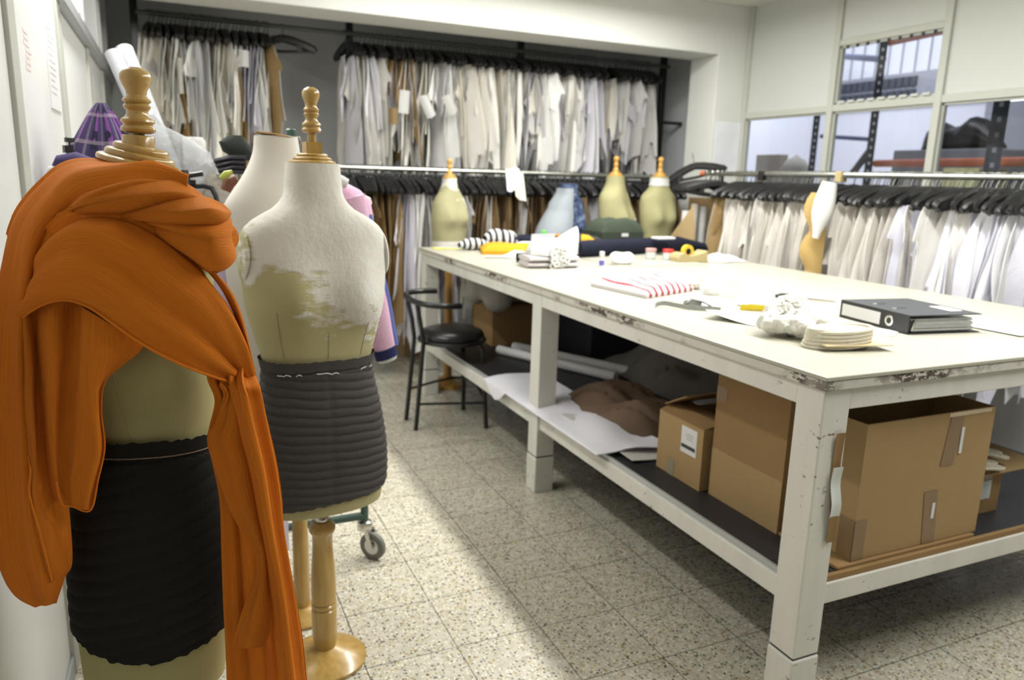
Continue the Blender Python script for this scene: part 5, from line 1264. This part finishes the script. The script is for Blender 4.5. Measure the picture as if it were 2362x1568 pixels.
for k in range(9): m.b2((.012+R.uniform(0, .01), -bl/2+.006+R.uniform(0, .006), .006+k*.0048), (bw-.012-R.uniform(0, .02), bl/2-.012, .0095+k*.0048))
obj('pages', m, simple('plastic_sleeves', (.42, .43, .43), .3, var=.3, ns=80), t, False)
m = MB().tube([(.02, -bl/2+.012, .012), (.028, -bl/2+.010, .045)], .007, 8); obj('ring_mechanism', m, CHROME, t)
for y in (.06, -.03):
    obj('rivet', MB().lathe([(.008, 0), (.007, .002), (.001, .003)], 16, (.055, y, bh)), CHROME, t); obj('slot', MB().box((.082, y, bh+.0004), (.03, .008, .0008)), BLACK, t, False)
obj('cover_label', MB().box((.235, -.06, bh+.0005), (.05, .09, .001)), WHITEPAPER, t, False)
def paper(label, pts, z=B0, lift=0, mat=WHITEPAPER, nm='paper_sheet', cat='paper', n=9):
    a, b, c, d = [Vector((x, y, z+.0012)) for x, y in pts]; P = []
    for i in range(n):
        u = i/(n-1); P.append([(a*(1-u)+b*u)*(1-v)+(d*(1-u)+c*u)*v+Vector((0, 0, lift*(1-u)**2*(1-v)**1+.0015*math.sin(u*4+v*3)**2)) for v in [j/(n-1) for j in range(n)]])
    m = MB(); m.sheet(P, .0008); return tag(obj(nm, m, mat), label, cat)
paper('white paper partly under the black binder, near side', [(1.90, 1.75), (2.03, 1.60), (2.13, 1.66), (2.00, 1.84)])
paper('white paper sheet right of the black binder', [(2.44, 1.47), (2.66, 1.50), (2.62, 1.76), (2.43, 1.74)], B0, .004)
paper('curled white paper sheet left of the white lace heap', [(1.63, 2.02), (1.72, 1.84), (1.90, 1.93), (1.80, 2.11)], B0, .03)
paper('white paper on the table below the folded cloth stack', [(1.63, 3.28), (1.70, 3.04), (1.99, 3.18), (1.93, 3.38)])
paper('white paper behind the red striped packet', [(2.02, 2.72), (2.10, 2.48), (2.20, 2.62), (2.12, 2.90)])
paper('small white paper beside the grey tape measure', [(1.74, 2.28), (1.80, 2.17), (1.93, 2.24), (1.88, 2.36)], B0, .012)
# lace heap and lace card
def blob(name, label, cat, c, sx, sy, sz, mat, seed, amp=.12, lev=4):
    bm_ = MB(); r = random.Random(seed); ph = [r.uniform(0, 6) for _ in range(9)]; n, k_ = 40, 22; rings = []
    for i in range(k_+1):
        f = i/k_; th = f*PI*.5 if f < 1 else PI/2; rings.append([])
        for q in range(n):
            a = 2*PI*q/n; d = 1+amp*(math.sin(3*a+ph[0]+f*3)+.6*math.sin(7*a+ph[1]-f*6)+.45*math.sin(13*a+ph[2]+f*9)+.3*math.sin(23*a+ph[3]+f*17))*(.4+.6*math.cos(th))
            h = math.sin(th)*(1+.10*math.sin(4*a+ph[4])*math.cos(th))
            rings[-1].append(Vector((c[0]+sx*math.cos(th)*d*math.cos(a)+.0002*math.cos(a), c[1]+sy*math.cos(th)*d*math.sin(a)+.0002*math.sin(a), c[2]+sz*h+amp*.05*math.sin(9*a+f*20+ph[5])*math.cos(th)*f)))
    bm_.loft(rings); return tag(obj(name, bm_, mat), label, cat)
m = MB(); R = random.Random(31)
for (x, y, z, rx, rz) in ((1.715, 1.73, .045, .075, .05), (1.76, 1.70, .035, .06, .04), (1.66, 1.72, .030, .055, .034), (1.72, 1.72, .085, .048, .042), (1.70, 1.67, .028, .05, .032), (1.74, 1.76, .07, .045, .04), (1.69, 1.735, .07, .04, .035)):
    m.lathe([(rx*math.sin(PI*q/9)+.0005, -rz*math.cos(PI*q/9)) for q in range(10)], 18, (x, y, B0+max(z, rz*.9+.012)))
o = obj('lace_heap', m, LACE); tag(o, 'white lace heap on the table beside the binder', 'lace')
rm = o.modifiers.new('remesh', 'REMESH'); rm.mode = 'VOXEL'; rm.voxel_size = .005; rm.use_smooth_shade = True
tx = bpy.data.textures.new('lace_clouds', 'CLOUDS'); tx.noise_scale = .022; tx.noise_depth = 3
dm = o.modifiers.new('ruffle', 'DISPLACE'); dm.texture = tx; dm.texture_coords = 'GLOBAL'; dm.strength = .030; dm.mid_level = .5
m = MB()
for k in range(90):
    a, e = R.uniform(0, 2*PI), R.uniform(.25, 1.5); c = Vector((1.715+.092*math.cos(e)*math.cos(a), 1.718+.075*math.cos(e)*math.sin(a), B0+.012+.112*math.sin(e)*(1-.35*abs(math.cos(e)))))
    w = R.uniform(.007, .015); t1 = Vector((-math.sin(a), math.cos(a), R.uniform(-.4, .4))); t2 = Vector((-math.sin(e)*math.cos(a), -math.sin(e)*math.sin(a), math.cos(e)))
    m.tube([c+t1*(w*math.cos(q))+t2*(w*.8*math.sin(q)) for q in [2*PI*i/9 for i in range(9)]], .0028, 5, closed=True)
obj('lace_loops', m, LACE, o)
t = thing('lace_card', 'cream lace wound on a card at the table edge', 'lace', (1.725, 1.545, B0), math.radians(-13))
m = MB()
for k in range(5): m.tube([(.10*math.cos(a)*(1-.015*k)+.002*k, .055*math.sin(a), .010+.0105*k+.006*math.cos(a)) for a in [2*PI*i/26 for i in range(26)]], .0062, 7, closed=True)
m.loft([[Vector((s*.098*math.cos(a), s*.052*math.sin(a), z)) for a in [2*PI*i/26 for i in range(26)]] for s, z in ((.96, .004), (1, .012), (1, .045), (.95, .056), (.6, .060), (.1, .061))]); obj('wound_lace', m, LACEC, t)
obj('card', MB().box((.03, -.030, .017), (.21, .075, .003)), simple('buff_card', (.62, .50, .30)), t, False)
# measuring tapes
def ribbon(name, label, cat, pts, h, mat, th=.0012, n=80, zb=B0):
    pts = [Vector(p) for p in pts]; P = [[cr(pts, i/(n-1))+Vector((0, 0, zb+.0008+h*v)) for v in (0, .5, 1)] for i in range(n)]; m = MB(); m.sheet(P, th); return tag(obj(name, m, mat), label, cat)
yp = []
for k in range(26):
    a = 2*PI*k/8; yp.append((1.955+(.062+.002*(k/8))*math.cos(a)-.04*math.sin(a), 2.085+(.026+.002*(k/8))*math.sin(a)-.035*math.cos(a), .004*(k % 3 == 0)))
ribbon('measuring_tape', 'yellow measuring tape coiled behind the white lace heap', 'tape measure', yp, .018, YTAPE)
gp = [(1.585, 2.245, 0), (1.60, 2.255, .003), (1.625, 2.245, .008), (1.655, 2.215, .004), (1.69, 2.185, 0), (1.74, 2.14, 0), (1.775, 2.115, 0), (1.765, 2.135, 0), (1.72, 2.175, 0), (1.69, 2.205, .004), (1.70, 2.23, .008), (1.735, 2.22, .01), (1.75, 2.19, .006)]
t = ribbon('measuring_tape', 'grey measuring tape snaking in front of the striped packet', 'tape measure', gp, .017, GREYPLASTIC)
obj('black_loop', MB().tube([(1.69, 2.20, B0+.02), (1.715, 2.21, B0+.034), (1.745, 2.19, B0+.028), (1.77, 2.16, B0+.014)], .005, 8, sq=.5), BLACK, t)
# scissors
t = thing('scissors', 'black handled scissors behind the white lace heap', 'scissors', (2.30, 2.28, B0), math.radians(-62))
for s in (-1, 1):
    m = MB().tube([(-.045+.034*math.cos(a), s*.022+.017*math.sin(a), .008) for a in [2*PI*i/18 for i in range(18)]], .006, 8, closed=True); m.tube([(-.015, s*.016, .008), (.02, s*.004, .008)], .007, 8); obj('handle', m, BLACK, t)
    m = MB().loft([[Vector((x, y*s, z)) for x, y in ((.01, -.007), (.04, -.009), (.15, .001), (.04, .007), (.01, .006))] for z in (.006+.0015*(s > 0), .0075+.0015*(s > 0))]); obj('blade', m, DARKMETAL, t, False)
# clear pot, tape roll, small bag
t = thing('clear_pot', 'clear plastic pot with ridges standing mid table', 'pot', (2.03, 2.365, B0))
obj('body', MB().lathe([(.028, .001), (.030, .004), (.030, .075), (.0285, .075), (.0285, .005), (.0, .004)], 32, cap=False), CLEAR, t)
for z in (.02, .045, .073): obj('ridge', MB().tube([(.0305*math.cos(a), .0305*math.sin(a), z) for a in [2*PI*i/32 for i in range(32)]], .0012, 5, closed=True), CLEAR, t)
tag(obj('tape_roll', MB().lathe([(.016, 0), (.033, 0), (.034, .002), (.034, .030), (.033, .032), (.016, .032), (.016, 0)], 32, (2.02, 2.475, B0+.0005), cap=False), WHITEPAPER), 'white tape roll lying left of the clear pot', 'tape')
t = blob('plastic_bag', 'small clear bag of beige buttons behind the striped packet', 'bag', (2.05, 2.62, B0+.001), .055, .045, .05, CLEAR, 9, .15); m = MB(); R = random.Random(2)
for k in range(24): m.lathe([(.001, 0), (.008, .0), (.008, .003), (.001, .0035)], 10, (2.05+R.uniform(-.03, .03), 2.62+R.uniform(-.025, .025), B0+.003+R.uniform(0, .018)))
obj('beige_buttons', m, simple('beige_buttons', (.42, .36, .28)), t)
for k, (x, y) in enumerate(((1.93, 2.27), (1.97, 2.21), (1.88, 2.30))):
    paper(['white paper scrap in front of the clear pot', 'white paper scrap beside the yellow tape coil', 'white paper scrap near the grey tape measure end'][k], [(x-.04, y+.01), (x, y-.03), (x+.045, y), (x+.01, y+.035)], B0, .006, WHITEPAPER, 'paper_scrap', n=5)
# striped packet
def pillow(name, label, cat, pts, h, mat, z=B0, n=18, wr=.004):
    a, b, c, d = [Vector((x, y, z)) for x, y in pts]; m = MB(); P = []; Q = []
    for i in range(n):
        u = i/(n-1); r1 = []; r2 = []
        for j in range(n):
            v = j/(n-1); q = (a*(1-u)+b*u)*(1-v)+(d*(1-u)+c*u)*v; e = (max(0, 1-(2*u-1)**6)*max(0, 1-(2*v-1)**6))**.6
            r1.append(q+Vector((0, 0, .001+h*(.35+.65*e)+wr*math.sin(u*13+v*5)*e+wr*math.sin(v*17-u*4)*e*.6))); r2.append(q+Vector((0, 0, .001)))
        P.append(r1); Q.append(r2)
    b0 = len(m.v); m.sheet(P, .0006); rim = [(i, 0) for i in range(n)]+[(n-1, j) for j in range(1, n)]+[(i, n-1) for i in range(n-2, -1, -1)]+[(0, j) for j in range(n-2, 0, -1)]
    s = len(m.v)
    for (i, j) in rim: m.v.append(P[i][j]); m.v.append(Q[i][j]); m.uv[len(m.v)-1] = m.uv[len(m.v)-2] = (i/(n-1), j/(n-1))
    k = len(rim)
    for q in range(k): w = (q+1) % k; m.face((s+2*q, s+2*w, s+2*w+1, s+2*q+1))
    m.face([s+2*q+1 for q in range(k)]); return tag(obj(name, m, mat), label, cat)
t = pillow('striped_packet', 'red and white striped cloth packet lying on the table', 'packet', [(1.635, 2.80), (1.68, 2.44), (2.00, 2.57), (2.03, 2.93)], .042, STRIPERW)
tag(t, t['label'], 'packet')
# far end
t = thing('glue_stick', 'white glue stick with blue label standing on the table', 'glue stick', (2.045, 3.40, B0))
obj('tube', MB().lathe([(.013, 0), (.0135, .002), (.0135, .048), (.012, .05)], 18), WHITEPAPER, t); obj('blue_label', MB().lathe([(.0138, .012), (.0138, .040)], 18, cap=False), simple('blue_red_label', (.12, .12, .45), .4), t); obj('cap', MB().lathe([(.0125, .0505), (.0135, .052), (.0135, .082), (.012, .085)], 18), WHITECLOTH, t)
m = MB(); rings = []
for z, s in ((-.014, .82), (-.008, .96), (0, 1), (.008, .96), (.014, .82)):
    rings.append([Vector((.07*s*math.copysign(abs(math.cos(a))**.8, math.cos(a)), z, .042+s*(.038*math.sin(a)*(1+.12*math.cos(a)**2)-(.006 if math.sin(a) > 0 else 0)*math.exp(-(math.cos(a)/.3)**2)*1.3))) for a in [2*PI*q/40 for q in range(40)]])
m.loft(rings); m.xf(Matrix.Translation((2.215, 3.465, Z2-.002)) @ Matrix.Rotation(-.35, 4, 'Z') @ Matrix.Rotation(-.5, 4, 'X')); tag(obj('shoulder_pad', m, WHITECLOTH), 'rounded white foam pad beside the glue stick', 'pad')
for k, (x, y, l) in enumerate(((2.555, 3.70, 'left glass jar with red lid ring beside the tape dispenser'), (2.635, 3.64, 'right glass jar with red lid ring beside the tape dispenser'))):
    t = thing('pin_jar', l, 'jar', (x, y, Z2)); obj('glass_body', MB().lathe([(.026, 0), (.030, .004), (.031, .035), (.029, .045)], 24, cap=True), simple('greenish_jar_glass', (.50, .53, .51), .15, var=.2, ns=60), t); obj('red_lid', MB().lathe([(.0285, .0455), (.032, .046), (.032, .060), (.030, .062), (.001, .062)], 24), RED if k else simple('red_white_lid', (.55, .3, .28), .4, var=.5, ns=50), t)
t = thing('tape_dispenser', 'tan desk tape dispenser with yellow tape roll', 'tape dispenser', (2.72, 3.555, Z2-.004), math.radians(2))
prof = [(-.105, 0), (-.108, .03), (-.098, .052), (-.06, .058), (-.045, .046), (-.015, .04), (.02, .046), (.05, .052), (.075, .058), (.09, .068), (.105, .066), (.108, 0)]
obj('body', MB().loft([[Vector((x*(1-.0*0), y, z)) for x, z in prof] for y in (-.042, .042)]), TANPLASTIC, t, False, .005)
m = MB().lathe([(.018, -.011), (.038, -.011), (.038, .011), (.018, .011), (.018, -.011)], 28, cap=False); m.xf(Matrix.Translation((-.015, 0, .062)) @ Matrix.Rotation(PI/2, 4, 'X')); obj('tape_roll', m, simple('yellow_tape', (.66, .46, .04), .35), t)
m = MB().lathe([(.018, -.012), (.004, -.012), (.004, .012), (.018, .012)], 24); m.xf(Matrix.Translation((-.015, 0, .062)) @ Matrix.Rotation(PI/2, 4, 'X')); obj('core', m, BLACK, t)
crumple('crumpled white cloth beside the tape dispenser', 'white_cloth', 'cloth', (2.955, 3.56, B0), .25, .17, .05, WHITECLOTH, 5)
A, B = Vector((2.15, 3.86, B0+.052)), Vector((3.02, 4.08, B0+.055)); C = at(1632, 575, 4.17); D = at(1678, 572, 4.22)
m = MB().tube([A, A+(B-A)*.1, B, C, at(1660, 570, 4.2), D], [.046, .050, .048, .036, .050, .040], 22); tag(obj('navy_fabric_roll', m, NAVY), 'long navy fabric roll lying across the far end of the table', 'fabric roll')
m = MB(); m.tube([at(1192, 594, 3.72), at(1225, 592, 3.70)], [.032, .03], 16, sq=.8); tag(obj('black_fabric_roll', m, NAVY), 'short black roll end left of the folded cloth stack', 'fabric roll')
def hull(name, label, cat, base, top, mat, h, seed=0):
    pass
t = pillow('olive_bag', 'folded olive green canvas lying on the navy roll', 'bag', [(2.46, 4.10), (2.78, 4.12), (2.80, 4.34), (2.46, 4.34)], .12, OLIVE, B0+.085, 18, .006)
obj('white_tag', MB().box((2.63, 4.105, B0+.112), (.05, .004, .02), .05), WHITEPAPER, t, False)
pillow('dark_olive_cloth', 'dark olive cloth corner between the yellow tip and the olive canvas', 'cloth', [(2.27, 4.06), (2.45, 4.02), (2.455, 4.34), (2.34, 4.36)], .10, simple('dark_olive_cloth', (.022, .026, .02), .9), B0+.005)
t = thing('yellow_cone', 'yellow cloth tip poking out behind the white roll', 'cloth', (0, 0, 0)); A = at(1342, 560, 3.98); B = at(1378, 568, 3.94)
obj('cloth', MB().tube([A, at(1356, 560, 3.96), at(1366, 562, 3.95), B], [.052, .045, .03, .004], 14), YELLOW, t)
# folded stack
for k, (z, h, l) in enumerate(((B0+.001, .030, 'lowest grey folded cloth of the stack topped with lace'), (B0+.032, .030, 'second grey folded cloth of the stack topped with lace'))):
    m = MB(); rings = []
    for x in (-.14, -.138, 0, .135, .14):
        s = .7 if abs(x) > .139 else 1
        rings.append([Vector((x, .085*s*math.copysign(abs(math.cos(a))**.5, math.cos(a)), z-B0+h/2+h*.5*s*math.sin(a))) for a in [2*PI*q/20 for q in range(20)]])
    m.loft(rings); m.xf(Matrix.Translation((1.785, 3.50, B0)) @ Matrix.Rotation(-.12+.06*k, 4, 'Z')); tag(obj('folded_cloth', m, cloth('mauve_grey_jersey', (.56, .53, .53), .06)), l, 'folded cloth')
blob('white_cloth_bundle', 'fluffy white cloth bundle on top of the grey folded stack', 'cloth', (1.80, 3.51, B0+.063), .145, .09, .085, WHITECLOTH, 7, .07)
m = MB(); R = random.Random(14)
for k in range(26):
    x = 1.80+R.uniform(-.045, .05); y = 3.408+R.uniform(-.012, .008); z = B0+.012+k*.0045; m.tube([Vector((x+.016*math.cos(a), y, z+.012*math.sin(a))) for a in [2*PI*i/8 for i in range(8)]], .005, 5, closed=True)
tag(obj('lace_strip', m, LACE), 'white lace strip hanging down the front of the folded stack', 'lace')
A, B = at(1235, 578, 3.72), at(1328, 566, 3.74); m = MB(); rings = []
for k in range(9):
    f = k/8; c = A.lerp(B, f); r = lerp(.018, .085, f**.8); c.z = B0+.006+r*.95+.02*f
    rings.append([c+Vector((.02*math.cos(a), r*.8*math.cos(a), r*math.sin(a))) for a in [2*PI*q/22 for q in range(22)]])
m.loft(rings); tag(obj('white_paper_cone', m, WHITEPAPER), 'white rolled paper cone behind the folded stack', 'paper roll')
a, b = at(1222, 574, 4.02), at(1272, 543, 4.02)
m = MB(); P = [[Vector((lerp(a.x, b.x+.03, u), 4.02+.03*u-.02*v, lerp(B0+.002, b.z+.01, v)+.02*u*(1-v))) for v in [j/4 for j in range(5)]] for u in [i/4 for i in range(5)]]; m.sheet(P, .002); t = tag(obj('blue_packet', m, WHITEPAPER), 'white and blue printed packet behind the folded stack', 'packet')
m = MB(); P = [[Vector((lerp(a.x+.02, b.x+.02, u), 4.003+.03*u-.02*v, lerp(B0+.035, b.z-.012, v)+.015*u*(1-v)-.03*(1-v)*u)) for v in (.1, .5, .9)] for u in (.15, .5, .85)]; m.sheet(P, .002); obj('blue_print', m, BLUE, t)
pillow('yellow_cloth', 'folded yellow cloth near the far corner of the table', 'cloth', [(1.66, 4.12), (2.0, 4.02), (2.06, 4.24), (1.74, 4.36)], .055, YELLOW, B0, 18, .004)
crumple('crumpled white tissue in front of the yellow cloth', 'white_tissue', 'tissue', (1.79, 3.92, B0), .14, .12, .05, WHITECLOTH, 19, 12)
tubeo('marker_pen', (1.60, 3.93, B0+.007), (1.72, 3.90, B0+.007), .006, simple('grey_marker', (.45, .47, .5)), 'thin grey marker pen in front of the yellow cloth', 'pen', 10)
def uvtube(path, r, n=22, sq=1.0):
    m = MB(); path = [Vector(p) for p in path]; N = 20; P = []
    for i in range(n+1):
        a = 2*PI*i/n; col = []
        for j in range(N):
            c = cr(path, j/(N-1)); t_ = (cr(path, min(1, j/(N-1)+.05))-cr(path, max(0, j/(N-1)-.05))).normalized(); s = t_.cross(Vector((0, 0, 1))).normalized(); rr = cr([Vector((q, 0, 0)) for q in r], j/(N-1)).x
            col.append(c+s*(rr*math.cos(a))+Vector((0, 0, rr*sq*math.sin(a))))
        P.append(col)
    m.sheet(P, .002); return m
m = uvtube([(1.60, 4.36, B0+.034), (1.66, 4.37, B0+.038), (1.74, 4.38, B0+.038), (1.80, 4.39, B0+.034)], [.012, .034, .034, .02]); tag(obj('striped_cloth', m, STRIPEBW), 'black and white striped knit roll at the far corner, left one', 'cloth')
m = uvtube([(1.80, 4.44, B0+.06), (1.86, 4.45, B0+.07), (1.96, 4.45, B0+.062), (2.03, 4.44, B0+.05)], [.02, .055, .052, .03]); tag(obj('striped_cloth', m, STRIPEBW), 'black and white striped knit roll, larger one beside the yellow cloth', 'cloth')
pillow('folded_garment', 'pale lilac folded garment behind the striped knit', 'garment', [(1.99, 4.34), (2.28, 4.22), (2.34, 4.44), (2.04, 4.56)], .055, simple('pale_lilac_cotton', (.66, .66, .72), .8), B0)
pillow('black_cloth', 'folded black cloth lying on the pale lilac garment', 'cloth', [(1.97, 4.42), (2.30, 4.30), (2.34, 4.45), (2.04, 4.57)], .022, NAVY, B0+.058)
pillow('white_pouch', 'white pouch on top behind the striped knit', 'pouch', [(1.86, 4.50), (2.02, 4.44), (2.05, 4.55), (1.90, 4.585)], .022, WHITECLOTH, B0+.082)
q = at(1254, 545, 4.40); t = thing('spray_bottle', 'small bottle with bright green cap at the far end of the table', 'bottle', (q.x, 4.40, B0))
obj('body', MB().lathe([(.026, 0), (.028, .004), (.028, .055), (.02, .072), (.011, .08), (.011, .098)], 20), simple('pale_bottle', (.62, .68, .74), .25), t); obj('cap', MB().lathe([(.014, .0985), (.016, .10), (.016, .116), (.013, .119)], 18), GREEN, t)
tag(obj('orange_ruler', MB().box((2.33, 4.50, B0+.075), (.09, .05, .02), .3), ORANGE, None, False, .003), 'small orange block left of the green capped bottle', 'block')
tag(obj('cloth_pile', MB().b2((2.27, 4.45, B0), (2.40, 4.56, B0+.064)), simple('grey_cloth_pile', (.2, .2, .22), .9), None, False, .012), 'grey folded pile under the orange block', 'cloth')
q = at(1362, 548, 4.50); t = thing('small_bottle', 'small bottle with yellow green cap beside the denim form', 'bottle', (q.x, 4.50, B0)); obj('body', MB().lathe([(.018, 0), (.02, .004), (.02, .06), (.012, .07)], 16), simple('pale_bottle_two', (.70, .72, .66), .3), t); obj('cap', MB().lathe([(.0125, .0705), (.016, .072), (.016, .088), (.012, .09)], 16), simple('lime_cap', (.50, .62, .05), .4), t)
paper('yellow paper strip at the far left corner of the table', [(1.47, 4.50), (1.49, 4.44), (1.66, 4.47), (1.64, 4.53)], B0, .006, simple('yellow_paper', (.75, .66, .10)), 'yellow_strip')
paper('pale blue paper strip beside the yellow one, far table corner', [(1.53, 4.57), (1.54, 4.545), (1.72, 4.55), (1.71, 4.575)], B0, .004, simple('pale_blue_paper', (.35, .42, .62)), 'blue_strip')
tag(obj('white_tray', MB().box((2.80, 3.93, B0+.107), (.14, .07, .012), .1), WHITEPAPER, None, False, .003), 'small white packet lying on the navy roll by the khaki bust', 'packet')
for k in range(16):
    if k not in PAT_used: bpy.data.objects.remove(PAT[k])
